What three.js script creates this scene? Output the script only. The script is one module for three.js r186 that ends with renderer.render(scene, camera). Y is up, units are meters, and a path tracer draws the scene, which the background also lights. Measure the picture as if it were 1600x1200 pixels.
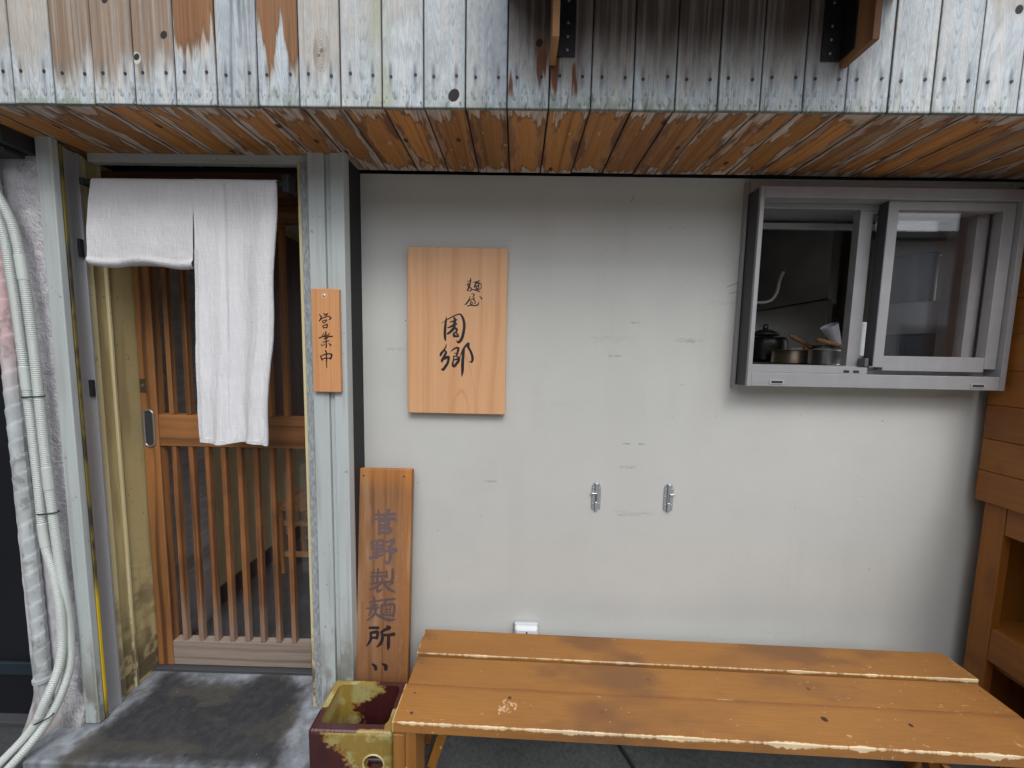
import * as THREE from 'three';
import { RoundedBoxGeometry } from 'three/addons/geometries/RoundedBoxGeometry.js';
import { mergeGeometries } from 'three/addons/utils/BufferGeometryUtils.js';
import { Brush, Evaluator, SUBTRACTION } from 'three-bvh-csg';

// ---------------------------------------------------------------- camera, sky, sun, exposure
const scene = new THREE.Scene();
const camera = new THREE.PerspectiveCamera(91.94, 4 / 3, 0.05, 200);
camera.position.set(0, 1.5, 1.45);
camera.rotation.order = 'YXZ';
camera.rotation.set(THREE.MathUtils.degToRad(-5.0), THREE.MathUtils.degToRad(0.743), THREE.MathUtils.degToRad(1.094));

const renderer = new THREE.WebGLRenderer({ antialias: true });
renderer.toneMapping = THREE.LinearToneMapping;
renderer.toneMappingExposure = 1.58;
renderer.shadowMap.enabled = true;
renderer.shadowMap.type = THREE.PCFSoftShadowMap;

const SUN = new THREE.Vector3(0.3, 1.3, 1.0).normalize();
{
  // an overcast sky: three times brighter overhead than at the horizon, a little brighter round the hidden sun
  const w = 256, h = 128, d = new Float32Array(w * h * 4);
  for (let j = 0; j < h; j++) for (let i = 0; i < w; i++) {
    const el = ((j + 0.5) / h - 0.5) * Math.PI, az = ((i + 0.5) / w - 0.5) * 2 * Math.PI;
    const dir = [Math.cos(el) * Math.cos(az), Math.sin(el), Math.cos(el) * Math.sin(az)];
    const s = Math.max(0, dir[1]);
    const glow = Math.pow(Math.max(0, dir[0] * SUN.x + dir[1] * SUN.y + dir[2] * SUN.z), 4);
    let L = el > 0 ? 0.36 * (1 + 3.0 * s) + 1.0 * glow : 0.3;
    const o = (j * w + i) * 4;
    d[o] = L * 0.955; d[o + 1] = L * 0.995; d[o + 2] = L * 1.06; d[o + 3] = 1;
  }
  const t = new THREE.DataTexture(d, w, h, THREE.RGBAFormat, THREE.FloatType);
  t.mapping = THREE.EquirectangularReflectionMapping; t.magFilter = t.minFilter = THREE.LinearFilter; t.wrapS = THREE.RepeatWrapping; t.needsUpdate = true;
  scene.background = t; scene.environment = t;
}
const sun = new THREE.DirectionalLight(new THREE.Color(1, 0.97, 0.92), 0.8);
sun.position.copy(SUN).multiplyScalar(8); sun.target.position.set(0, 1, 0);
sun.castShadow = true; sun.shadow.radius = 34; sun.shadow.mapSize.set(2048, 2048);
Object.assign(sun.shadow.camera, { left: -4, right: 4, top: 4, bottom: -4, near: 0.5, far: 20 });
scene.add(sun, sun.target);

// ---------------------------------------------------------------- helpers: noise, textures, geometry, naming
const h2 = (x, y, s) => { let n = Math.imul(x | 0, 374761393) ^ Math.imul(y | 0, 668265263) ^ Math.imul(s | 0, 1274126177); n = Math.imul(n ^ (n >>> 13), 1274126177); n ^= n >>> 16; return (n >>> 0) / 4294967296; };
function vn(x, y, s = 0) {
  const xi = Math.floor(x), yi = Math.floor(y); let fx = x - xi, fy = y - yi;
  fx = fx * fx * (3 - 2 * fx); fy = fy * fy * (3 - 2 * fy);
  const a = h2(xi, yi, s), b = h2(xi + 1, yi, s), c = h2(xi, yi + 1, s), d = h2(xi + 1, yi + 1, s);
  return a + (b - a) * fx + (c - a) * fy + (a - b - c + d) * fx * fy;
}
function fbm(x, y, o = 4, s = 0) { let v = 0, a = 0.5, t = 0; for (let i = 0; i < o; i++) { v += a * vn(x, y, s + i * 17); t += a; x = x * 2.03 + 7.1; y = y * 2.03 + 3.7; a *= 0.5; } return v / t; }
const sm = (a, b, x) => { const t = Math.min(1, Math.max(0, (x - a) / (b - a))); return t * t * (3 - 2 * t); };
const mix = (a, b, t) => [a[0] + (b[0] - a[0]) * t, a[1] + (b[1] - a[1]) * t, a[2] + (b[2] - a[2]) * t];
const mul = (a, k) => [a[0] * k, a[1] * k, a[2] * k];
const rng = (seed) => () => { seed = (seed + 0x6d2b79f5) | 0; let t = Math.imul(seed ^ (seed >>> 15), 1 | seed); t = (t + Math.imul(t ^ (t >>> 7), 61 | t)) ^ t; return ((t ^ (t >>> 14)) >>> 0) / 4294967296; };
// fn(u, v) gives sRGB 0..255; v runs up
function tex(w, h, fn, { draw, repeat = false, data = false } = {}) {
  const c = document.createElement('canvas'); c.width = w; c.height = h;
  const g = c.getContext('2d'), im = g.createImageData(w, h), d = im.data;
  for (let j = 0; j < h; j++) for (let i = 0; i < w; i++) {
    let r = fn((i + 0.5) / w, 1 - (j + 0.5) / h); const o = (j * w + i) * 4;
    if (typeof r === 'number') { r = r < 0 ? 0 : r > 255 ? 255 : r; d[o] = d[o + 1] = d[o + 2] = r; } else { d[o] = Math.min(255, Math.max(0, r[0])); d[o + 1] = Math.min(255, Math.max(0, r[1])); d[o + 2] = Math.min(255, Math.max(0, r[2])); }
    d[o + 3] = 255;
  }
  g.putImageData(im, 0, 0);
  if (draw) draw(g, w, h);
  const t = new THREE.CanvasTexture(c);
  t.colorSpace = data ? THREE.NoColorSpace : THREE.SRGBColorSpace;
  t.wrapS = t.wrapT = repeat ? THREE.MirroredRepeatWrapping : THREE.ClampToEdgeWrapping;
  t.magFilter = THREE.LinearFilter; t.anisotropy = 8;
  return t;
}
const std = (o) => new THREE.MeshStandardMaterial({ roughness: 0.8, metalness: 0, ...o });
const flat = (r, g, b, o = {}) => { const m = std(o); m.color.setRGB(r, g, b); return m; };

// uv in metres from the strongest normal axis; grain: the axis ('x','y','z') that v follows
function uvm(g, grain = 'y', su = 1, sv = 1, off = [0, 0]) {
  if (!g.attributes.normal) g.computeVertexNormals();
  const p = g.attributes.position, n = g.attributes.normal, uv = new Float32Array(p.count * 2);
  for (let i = 0; i < p.count; i++) {
    const c = { x: p.getX(i), y: p.getY(i), z: p.getZ(i) }, a = [Math.abs(n.getX(i)), Math.abs(n.getY(i)), Math.abs(n.getZ(i))];
    const k = a[0] > a[1] && a[0] > a[2] ? 'x' : a[1] > a[2] ? 'y' : 'z';
    let rest = ['x', 'y', 'z'].filter((q) => q !== k), vAx = rest.includes(grain) ? grain : rest[1], uAx = rest.find((q) => q !== vAx);
    uv[2 * i] = c[uAx] * su + off[0]; uv[2 * i + 1] = c[vAx] * sv + off[1];
  }
  g.setAttribute('uv', new THREE.BufferAttribute(uv, 2)); return g;
}
function uvFn(g, f) { const p = g.attributes.position, uv = new Float32Array(p.count * 2); for (let i = 0; i < p.count; i++) { const [u, v] = f(p.getX(i), p.getY(i), p.getZ(i)); uv[2 * i] = u; uv[2 * i + 1] = v; } g.setAttribute('uv', new THREE.BufferAttribute(uv, 2)); return g; }
// box from its bounds, edges rounded by r
function bb(x0, x1, y0, y1, z0, z1, r = 0.0015) {
  const w = x1 - x0, h = y1 - y0, d = z1 - z0; r = Math.min(r, w * 0.45, h * 0.45, d * 0.45);
  const g = r > 0 ? new RoundedBoxGeometry(w, h, d, 1, r) : new THREE.BoxGeometry(w, h, d);
  g.translate((x0 + x1) / 2, (y0 + y1) / 2, (z0 + z1) / 2); return g;
}
const cyl = (r0, r1, h, x, y, z, ax = 'y', n = 24) => { const g = new THREE.CylinderGeometry(r0, r1, h, n); if (ax === 'z') g.rotateX(Math.PI / 2); if (ax === 'x') g.rotateZ(Math.PI / 2); g.translate(x, y, z); return g; };
const tube = (pts, r, n = 64, rs = 10, closed = false) => new THREE.TubeGeometry(new THREE.CatmullRomCurve3(pts.map((p) => new THREE.Vector3(...p)), closed), n, r, rs, closed);
const merge = (gs) => mergeGeometries(gs.map((g) => { g = g.index ? g.toNonIndexed() : g; for (const k of Object.keys(g.attributes)) if (!['position', 'normal', 'uv'].includes(k)) g.deleteAttribute(k); if (!g.attributes.uv) uvm(g); return g; }));

const used = new Map();
const numbered = (n) => { const k = used.get(n) ?? 0; used.set(n, k + 1); return k ? n + '_' + String(k).padStart(3, '0') : n; };
const shade = (o) => { o.traverse((m) => { if (m.isMesh) { m.castShadow = true; m.receiveShadow = true; } }); return o; };
function thing(name, label, category, base = [0, 0, 0], group) {
  const o = new THREE.Group(); o.name = numbered(name); o.position.set(...base); o.userData = { label, category }; if (group) o.userData.group = group; scene.add(o); return o;
}
// geometry is given in world coordinates; it is moved to its thing's base
function part(name, g, m, parent, label) {
  let root = parent; while (root.parent && root.parent !== scene) root = root.parent;
  g.translate(-root.position.x, -root.position.y, -root.position.z);
  const o = new THREE.Mesh(g, m); o.name = numbered(name); o.castShadow = o.receiveShadow = true; if (label) o.userData.label = label; parent.add(o); return o;
}
function solo(name, g, m, label, category, group) {
  g.computeBoundingBox(); const b = g.boundingBox, c = [(b.min.x + b.max.x) / 2, b.min.y, (b.min.z + b.max.z) / 2];
  g.translate(-c[0], -c[1], -c[2]);
  const o = new THREE.Mesh(g, m); o.name = numbered(name); o.position.set(...c); o.userData = { label, category }; if (group) o.userData.group = group; o.castShadow = o.receiveShadow = true; scene.add(o); return o;
}
function struct(name, g, m, parent = scene) { const o = new THREE.Mesh(g, m); o.name = numbered(name); o.userData.kind = 'structure'; o.castShadow = o.receiveShadow = true; parent.add(o); return o; }
function copy(src, [x, y, z], label) { const c = src.clone(); c.name = numbered(src.name.replace(/_\d{3}$/, '')); c.userData = { ...src.userData, label }; c.position.set(x, y, z); scene.add(c); return c; }

// brush lettering: each stroke is "x,y,width x,y,width ..." along a smooth curve
function brush(g, strokes, map, k) {
  for (const s of strokes.split('|')) {
    const p = s.trim().split(/\s+/).map((q) => q.split(',').map(Number));
    if (p.length < 2) continue;
    const n = p.length - 1, at = (i) => p[Math.min(n, Math.max(0, i))];
    for (let i = 0; i < n; i++) {
      const a = at(i - 1), b = at(i), c = at(i + 1), d = at(i + 2), L = Math.ceil(Math.hypot(c[0] - b[0], c[1] - b[1]) / 4) + 1;
      for (let j = 0; j <= L; j++) {
        const t = j / L, cr = (q) => 0.5 * (2 * b[q] + (c[q] - a[q]) * t + (2 * a[q] - 5 * b[q] + 4 * c[q] - d[q]) * t * t + (3 * b[q] - a[q] - 3 * c[q] + d[q]) * t * t * t);
        const [X, Y] = map(cr(0), cr(1)); g.beginPath(); g.arc(X, Y, Math.max(0.3, (b[2] + (c[2] - b[2]) * t) * 0.5 * k), 0, 7); g.fill();
      }
    }
  }
}

// ---------------------------------------------------------------- materials
// straight grain with early and late wood; x across, y along, metres
function grain(x, y, s, rings = 55) {
  const wob = fbm(x * 3 + s, y * 0.7, 3, s) * 1.5 + fbm(x * 14, y * 2.2, 2, s + 5) * 0.12;
  const r = x * rings + wob * 4, late = sm(0.42, 0.85, vn(r * 1.35, y * 0.6, s + 2) * 0.65 + vn(r * 3.1, y * 0.9, s + 4) * 0.35);
  const fine = vn(x * 900, y * 14, s + 9) * 0.6 + vn(x * 2200, y * 40, s + 11) * 0.4;
  return [late, fine];
}
const woodTex = (w, h, mx, my, light, dark, s, rings, extra) => tex(w, h, (u, v) => {
  const [l, f] = grain(u * mx, v * my, s, rings);
  let c = mul(mix(light, dark, l * 0.8 + 0.15 * fbm(u * mx * 6, v * my * 2, 3, s + 40)), 0.9 + 0.2 * f);
  return extra ? extra(c, u * mx, v * my, f) : c;
}, { repeat: true });
const doorMap = woodTex(512, 1024, 0.5, 1, [150, 100, 56], [82, 49, 25], 3, 70, (c, x, y, f) => mul(c, 0.78 + 0.42 * fbm(x * 7, y * 2, 3, 77)));
const doorBump = tex(512, 1024, (u, v) => { const [l, f] = grain(u * 0.5, v, 3, 70); return 130 - l * 70 + f * 50; }, { repeat: true, data: true });
const doorWood = std({ map: doorMap, bumpMap: doorBump, bumpScale: 0.0008, roughness: 0.62 });
const greyDoorMap = woodTex(512, 512, 0.7, 0.7, [144, 128, 116], [104, 90, 80], 12, 60);
const greyDoorWood = std({ map: greyDoorMap, roughness: 0.85 });
const stoolWood = std({ map: woodTex(128, 256, 0.25, 0.5, [190, 140, 90], [150, 98, 56], 31, 60), roughness: 0.6 });
const bracketWood = std({ map: woodTex(128, 256, 0.25, 0.5, [166, 122, 80], [112, 70, 42], 21, 80), roughness: 0.75 });

const paleTrimMap = tex(512, 2048, (u, v) => {
  const x = u * 0.5, y = v * 2.3;
  let c = mul([176, 182, 181], 0.94 + 0.1 * fbm(x * 9, y * 2.5, 4, 8));
  const chip = fbm(x * 170, y * 60, 4, 19); if (chip > 0.8) c = mix(c, [120, 116, 110], 0.7 * sm(0.8, 0.83, chip));
  const drip = fbm(x * 120, y * 3, 3, 29); c = mix(c, [130, 128, 118], 0.3 * sm(0.5, 0.8, drip));
  c = mix(c, [104, 98, 88], 0.7 * sm(0.5, 0.14, y + 0.35 * (fbm(x * 30, y * 9, 4, 83) - 0.5)) * sm(0.35, 0.6, fbm(x * 60, y * 14, 4, 84)));
  const scr = vn(x * 30, y * 260, 85); c = mix(c, [140, 140, 136], 0.4 * sm(0.955, 0.98, scr) * sm(0.5, 0.7, vn(x * 9, y * 7, 86)));
  return c;
}, { repeat: true });
const paleTrim = std({ map: paleTrimMap, roughness: 0.55 });
paleTrimMap.repeat.y = 1 / 2.3;
const grooveMat = flat(0.30, 0.29, 0.26, { roughness: 0.7 });
const creamMap = tex(512, 2048, (u, v) => {
  const x = u * 0.5, y = v * 2.3;
  let c = mul([202, 189, 146], 0.92 + 0.14 * fbm(x * 12, y * 4, 4, 4));
  const chip = fbm(x * 150 + 3, y * 70, 4, 61); c = mix(c, [112, 88, 56], 0.7 * sm(0.79, 0.84, chip));
  c = mix(c, [120, 104, 78], 0.3 * sm(0.5, 0.8, fbm(x * 70, y * 3, 3, 52)));
  c = mix(c, [84, 74, 60], 0.8 * sm(0.62, 0.1, y + 0.5 * (fbm(x * 12, y * 6, 4, 87) - 0.5)) * sm(0.36, 0.6, fbm(x * 44, y * 30, 4, 88)));
  return c;
}, { repeat: true });
creamMap.repeat.y = 1 / 2.3;
const cream = std({ map: creamMap, roughness: 0.6 });
const wornWood = std({ map: woodTex(64, 512, 0.1, 1, [150, 126, 86], [84, 58, 34], 72, 40, (c, x, y) => mix(c, [176, 160, 118], sm(0.45, 0.6, fbm(x * 40, y * 30, 4, 5)))), roughness: 0.85 });
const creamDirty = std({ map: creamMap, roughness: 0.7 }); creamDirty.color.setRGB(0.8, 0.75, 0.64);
const alu = flat(0.42, 0.42, 0.43, { metalness: 0.5, roughness: 0.5 });
const aluMap = tex(256, 256, (u, v) => mul([160, 158, 159], 0.95 + 0.06 * fbm(u * 3, v * 30, 4, 91) + 0.03 * fbm(u * 40, v * 40, 2, 5)), { repeat: true });
const aluFrame = std({ map: aluMap, metalness: 0.35, roughness: 0.42 });
const nearBlack = flat(0.055, 0.055, 0.06, { roughness: 0.5 });  // for the door threshold and the shade painted on window sides
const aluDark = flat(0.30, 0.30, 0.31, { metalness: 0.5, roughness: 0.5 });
const black = flat(0.012, 0.012, 0.014, { roughness: 0.7 });
const blackIron = flat(0.02, 0.02, 0.024, { roughness: 0.5, metalness: 0.4 });
const steel = flat(0.58, 0.57, 0.56, { metalness: 1, roughness: 0.28 });
const brushedMap = tex(256, 256, (u, v) => { const k = 0.8 + 0.3 * fbm(u * 3, v * 4, 4, 14); return mul([150, 145, 140], k); }, { repeat: true });
const steelDull = std({ map: brushedMap, metalness: 0.85, roughness: 0.42 });
const nailMat = flat(0.03, 0.03, 0.035, { roughness: 0.6, metalness: 0.3 });
const glass = new THREE.MeshPhysicalMaterial({ color: 0xffffff, transmission: 1, thickness: 0, roughness: 0.015, ior: 1.5 });

// ---------------------------------------------------------------- ground and doorstep
const groundMap = tex(1024, 1024, (u, v) => {
  const x = u * 4, y = v * 4, n = fbm(x * 3, y * 3, 5, 2);
  let c = mul([68, 70, 70], 0.5 + 0.75 * n); const sp = vn(x * 130, y * 130, 5); c = mul(c, 0.86 + 0.28 * sp);
  return mix(c, [44, 44, 46], 0.75 * sm(0.5, 0.7, fbm(x * 1.3 + 4, y * 1.3, 4, 33)));
}, { repeat: true });
groundMap.wrapS = groundMap.wrapT = THREE.MirroredRepeatWrapping;
const concBump = tex(512, 512, (u, v) => 255 * (0.55 * fbm(u * 24, v * 24, 5, 6) + 0.45 * vn(u * 170, v * 170, 8)), { repeat: true, data: true });
{
  const g = new THREE.PlaneGeometry(120, 120, 1, 1); g.rotateX(-Math.PI / 2); uvFn(g, (x, y, z) => [x / 4, z / 4]);
  struct('ground', g, std({ map: groundMap, bumpMap: concBump, bumpScale: 0.003, roughness: 0.9 }));
}
{
  // unseen pale concrete lane, added to bounce light up onto the soffit, 4 mm above the ground sheet
  const g = new THREE.PlaneGeometry(60, 4.6); g.rotateX(-Math.PI / 2); g.translate(0, 0.004, 0.75 + 2.3); uvFn(g, (x, y, z) => [x / 4, z / 4]);
  const lm = tex(512, 512, (u, v) => mul([138, 137, 133], 0.8 + 0.3 * fbm(u * 12, v * 12, 5, 31) + 0.1 * vn(u * 300, v * 300, 4))); lm.wrapS = lm.wrapT = THREE.MirroredRepeatWrapping;
  struct('lane', g, std({ map: lm, bumpMap: concBump, bumpScale: 0.002, roughness: 0.9 }));
}
{
  // step under the door: x -1.66..-.6, z -.1..0.345, darkened by wet dirt in the middle
  const X0 = -1.66, X1 = -0.58, Z0 = -0.06, Z1 = 0.345;
  const m = tex(1024, 512, (u, v) => {
    const x = X0 + u * (X1 - X0), z = Z1 - v * (Z1 - Z0);
    const n = fbm(x * 9, z * 9, 5, 22), f = fbm(x * 55, z * 55, 4, 23);
    let c = mul([136, 140, 146], 0.62 + 0.55 * n); c = mul(c, 0.8 + 0.4 * f);
    const e = 0.12 * (fbm(x * 7, z * 7, 4, 44) - 0.5) + 0.035 * (fbm(x * 40, z * 40, 3, 47) - 0.5);
    const inside = sm(0.0, 0.07, Math.min(x + 1.50 + (z - 0.1) * 0.08, -0.80 - x + Math.max(0, z - 0.1) * 0.25, z + 0.02, 0.37 - z) + e);
    c = mix(c, mul([42, 42, 44], 0.7 + 0.6 * f), 0.93 * inside);
    if (inside > 0.3) c = mix(c, [82, 76, 62], 0.45 * sm(0.56, 0.72, fbm(x * 6 + 9, z * 14, 4, 51)));
    const fl = vn(x * 210, z * 210, 71); if (fl > 0.985) c = mix(c, [205, 205, 210], 0.7);
    c = mix(c, [62, 56, 50], 0.55 * sm(0.55, 0.75, fbm(x * 12, z * 12, 4, 90)) * (1 - inside));
    return c;
  });
  const sh = new THREE.Shape(); sh.moveTo(X0, Z0); sh.lineTo(X1, Z0); sh.lineTo(X1, Z1); sh.lineTo(X0 + 0.03, Z1); sh.lineTo(X0, Z1 - 0.05); sh.closePath();
  const g = new THREE.ExtrudeGeometry(sh, { depth: 0.1, bevelEnabled: true, bevelSize: 0.006, bevelThickness: 0.006, bevelSegments: 2, bevelOffset: -0.006 });
  g.rotateX(Math.PI / 2); g.translate(0, 0.094, 0);
  uvFn(g, (x, y, z) => [(x - X0) / (X1 - X0), (Z1 - z) / (Z1 - Z0)]);
  struct('doorstep', g, std({ map: m, bumpMap: concBump, bumpScale: 0.0015, roughness: 0.78 }));
}

// ---------------------------------------------------------------- grey wall panel with the window opening
{
  const X0 = -0.627, X1 = 2.7, Y0 = 0, Y1 = 2.155;
  const m = tex(2048, 1340, (u, v) => {
    const x = X0 + u * (X1 - X0), y = Y0 + v * (Y1 - Y0);
    let c = mul([188, 187, 182], 0.965 + 0.05 * fbm(x * 2.2, y * 2.2, 4, 7) + 0.022 * (vn(x * 420, y * 420, 3) - 0.5));
    c = mix(c, [168, 166, 160], 0.16 * sm(0.5, 0.78, fbm(x * 11, y * 1.6, 4, 133)) * sm(0.3, 0.7, fbm(x * 2, y * 2, 3, 134))); c = mix(c, [200, 199, 194], 0.12 * sm(0.5, 0.75, fbm(x * 6, y * 5, 4, 135)));
    const dirt = sm(0.55, 0.8, fbm(x * 5, y * 7, 4, 15)); c = mix(c, [172, 170, 164], 0.15 * dirt);
    c = mix(c, [150, 149, 146], 0.3 * sm(0.42, 0.1, y) * sm(0.35, 0.7, fbm(x * 4, y * 3, 3, 99)));
    return c;
  }, {
    draw: (g, w, h) => {
      const P = (x, y) => [((x - X0) / (X1 - X0)) * w, (1 - (y - Y0) / (Y1 - Y0)) * h], k = w / (X1 - X0), r = rng(5);
      // scuffs where things have rubbed the paint
      for (const [x, y, L, a] of [[0.66, 1.556, 0.1, 0.4], [0.36, 1.555, 0.16, 0.16], [0.38, 1.49, 0.05, 0.3], [0.44, 1.145, 0.03, 0.35], [0.5, 1.145, 0.03, 0.4], [0.45, 1.05, 0.06, 0.25], [0.48, 0.86, 0.15, 0.25], [-0.1, 0.98, 0.05, 0.3], [-0.47, 1.5, 0.08, 0.2], [0.78, 1.7, 0.1, 0.14], [0.2, 1.3, 0.22, 0.08], [0.45, 1.62, 0.03, 0.35]])
        for (let i = 0; i < 60; i++) { const [px, py] = P(x + (r() - 0.5) * L, y + (r() - 0.5) * L * 0.16); g.fillStyle = `rgba(70,70,72,${(a * r() * 0.35).toFixed(3)})`; g.beginPath(); g.ellipse(px, py, (0.002 + r() * 0.014) * k * (L / 0.1), 0.0012 * k * (1 + r()), (r() - 0.5) * 0.4, 0, 7); g.fill(); }
      for (let i = 0; i < 70; i++) { const [px, py] = P(-0.6 + r() * 2.2, 0.3 + r() * 1.8); g.fillStyle = `rgba(40,38,38,${(0.15 + r() * 0.55).toFixed(2)})`; g.beginPath(); g.ellipse(px, py, 0.4 + r() * 1.3, 0.4 + r(), r() * 3, 0, 7); g.fill(); }
      g.strokeStyle = 'rgba(60,58,55,.55)'; g.lineWidth = 1.3;
      for (const l of [[0.425, 2.09, 0.416, 2.072, 0.41, 2.066], [0.79, 1.76, 0.83, 1.775, 0.85, 1.76], [0.80, 1.735, 0.84, 1.745, 0.86, 1.735]]) { g.beginPath(); g.moveTo(...P(l[0], l[1])); g.lineTo(...P(l[2], l[3])); g.lineTo(...P(l[4], l[5])); g.stroke(); }
    },
  });
  const bump = tex(512, 512, (u, v) => 255 * (0.5 * fbm(u * 90, v * 90, 3, 6) + 0.5 * fbm(u * 9, v * 9, 3, 8)), { repeat: true, data: true });
  const sh = new THREE.Shape(); sh.moveTo(X0, Y0); sh.lineTo(X1, Y0); sh.lineTo(X1, Y1); sh.lineTo(X0, Y1); sh.closePath();
  const ho = new THREE.Path(); ho.moveTo(0.86, 1.445); ho.lineTo(0.86, 2.06); ho.lineTo(1.742, 2.06); ho.lineTo(1.742, 1.445); ho.closePath(); sh.holes.push(ho);
  const g = new THREE.ExtrudeGeometry(sh, { depth: 0.12, bevelEnabled: false }); g.translate(0, 0, -0.12);
  uvFn(g, (x, y) => [(x - X0) / (X1 - X0), (y - Y0) / (Y1 - Y0)]);
  bump.repeat.set(3, 2);
  solo('painted_wall', g, std({ map: m, bumpMap: bump, bumpScale: 0.00035, roughness: 0.6 }), 'smooth grey painted wall panel with faint scuffs between the door casing and the orange cabinet', 'wall');
}

// ---------------------------------------------------------------- plank eave: fascia of upright boards and soffit boards
const PITCH = 0.1129, SEAM = -0.042;
{
  const AX0 = SEAM - 14 * PITCH, NP = 29, AW = NP * PITCH, AY0 = 2.152, AH = 0.62;
  // what each board has kept of its old stain, plus painted shade under the box: [lower edge of the stain above the board's foot, strength, tone, prongs]
  const tan = [172, 154, 134], brown = [130, 104, 82], rust = [134, 88, 50], shadedBrown = [78, 63, 56];  // last tone: sheltered brown wood darkened further to paint the box's shade
  const kept = { '-14': [0.11, 0.75, brown, 1], '-13': [0.12, 0.55, tan, 1], '-12': [0.095, 0.55, tan, 1], '-11': [0.075, 0.9, brown, 1.2], '-10': [0.085, 0.8, brown, 1.5], '-9': [0.09, 0.82, brown, 1.2], '-8': [0.135, 0.97, rust, 2.2], '-7': [0.3, 0.1, tan, 1], '-6': [0.125, 0.95, rust, 2.6], '-5': [0.07, 0.4, tan, 1], '-4': [0.16, 0.22, tan, 1], '-3': [0.22, 0.25, tan, 1], 0: [0.085, 0.8, shadedBrown, 0.7], 1: [0.075, 0.85, shadedBrown, 0.7], 2: [0.08, 0.85, shadedBrown, 0.5], 3: [0.085, 0.85, shadedBrown, 0.5], 4: [0.08, 0.85, shadedBrown, 0.5], 5: [0.085, 0.85, shadedBrown, 0.5], 6: [0.09, 0.85, shadedBrown, 0.5], 7: [0.085, 0.75, shadedBrown, 0.5], 11: [0.25, 0.5, tan, 1] };
  const field = (x, y) => {
    const q = (x - SEAM) / PITCH, i = Math.floor(q), l = q - i, id = i + 50, X = x - i * PITCH + id * 1.37;
    const cup = Math.pow(Math.abs(l - 0.5) * 2, 3);
    const g1 = fbm(l * 9 + id * 5, y * 1.3, 4, id), g2 = vn(x * 1500, y * 9, id + 3), g3 = vn(x * 520, y * 5, id + 6);
    const sg = h2(i, 6, 2) > 0.5 ? 1 : -1, cc = 0.3 + 0.4 * h2(i, 7, 2), rr = ((l - cc) * (l - cc) * (5 + 6 * h2(i, 8, 2)) + sg * y * (0.9 + 1.6 * h2(i, 11, 2)) + 0.5 * fbm(l * 3 + id, y * 2, 3, id)) * 9;
    const ph = rr - Math.floor(rr), late = sm(0.55, 0.9, ph) * sm(1, 0.94, ph), mott = fbm(l * 6 + id, y * 26, 4, id + 91), m2 = fbm(x * 160, y * 60, 3, 93);
    let c = mix([190, 196, 199], [166, 173, 178], g1 * 0.6 + h2(i, 3, 9) * 0.5);
    c = mul(c, 0.82 + 0.05 * g2 + 0.05 * g3 - late * 0.11 + 0.16 * mott + 0.12 * m2);
    c = mix(c, [214, 200, 186], 0.3 * sm(0.45, 0.75, fbm(l * 5 + id, y * 2.6, 3, id + 77)));
    c = mix(c, [130, 136, 140], 0.25 * sm(0.62, 0.8, fbm(l * 12 + id * 2, y * 2, 4, id + 31)));
    const ln = vn(x * 1150, y * 2.2, id + 44); c = mul(c, 1 - 0.2 * sm(0.74, 0.95, ln) * sm(0.3, 0.7, vn(x * 60, y * 6, id + 45)));
    // stain that the weather has not reached, deepened by painted shade under the box
    const k = kept[i];
    if (k) {
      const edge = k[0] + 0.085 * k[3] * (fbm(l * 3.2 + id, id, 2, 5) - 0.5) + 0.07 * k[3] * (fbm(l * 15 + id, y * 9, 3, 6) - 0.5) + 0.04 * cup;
      const wd = k[2] === rust ? 0.03 : k[2] === shadedBrown ? 0.14 : 0.055, mk = sm(edge - 0.016, edge + wd, y), halo = sm(edge - 0.05, edge, y) * 0.35;
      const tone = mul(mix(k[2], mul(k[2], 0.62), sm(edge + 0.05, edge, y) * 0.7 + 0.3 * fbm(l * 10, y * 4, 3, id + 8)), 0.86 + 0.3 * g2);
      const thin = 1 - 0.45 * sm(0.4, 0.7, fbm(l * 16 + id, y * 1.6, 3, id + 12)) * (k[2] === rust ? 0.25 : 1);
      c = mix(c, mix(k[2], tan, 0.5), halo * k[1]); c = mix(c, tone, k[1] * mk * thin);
    }
    if (i === -7) c = mix(c, [92, 98, 104], 0.7 * sm(0.42, 0.75, fbm(l * 8, y * 2.4, 4, 201)) + 0.12);
    if (i === -1) c = mix(c, [140, 150, 170], 0.35 * sm(0.5, 1, l));  // bluish shade beside the overhead box, painted into this board's right half
    if (i === -4 || i === -3) c = mix(c, [158, 160, 124], 0.55 * sm(0.6, 0.95, i === -4 ? l : 1 - l) * sm(0.2, 0.6, fbm(l * 6, y * 8, 3, 41)));
    if (i === 0 || i === 1) c = mix(c, [96, 52, 26], 0.9 * sm(0.62, 0.68, fbm(l * 5 + i * 3, y * 4.5, 3, 141) + (i === 1 ? 0.2 * sm(0.3, 0.12, l) : 0.14 * sm(0.55, 0.85, l))) * sm(0.02, 0.06, y) * sm(0.22, 0.12, y));
    // moss and damp near the foot
    c = mix(c, [112, 122, 98], 0.65 * sm(0.06, 0.0, y) * sm(0.35, 0.62, fbm(l * 7 + id, y * 30, 4, 19)) * (h2(i, 1, 1) * 0.9 + 0.1)); c = mix(c, [70, 78, 74], 0.5 * sm(0.62, 0.75, fbm(l * 20 + id, y * 70, 3, 29)) * sm(0.08, 0.01, y));
    c = mix(c, [84, 88, 86], 0.7 * sm(0.008, 0.0, y));
    // checks running up from the foot, dark streaks under the nails
    const ck = vn((x + 0.0012 * Math.sin(y * 90 + id)) * 260, 3.3, id + 15); c = mix(c, [72, 70, 68], 0.6 * sm(0.86, 0.93, ck) * sm(0.02 + 0.09 * h2(Math.floor(x * 130), 9, 9), 0, y));
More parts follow.
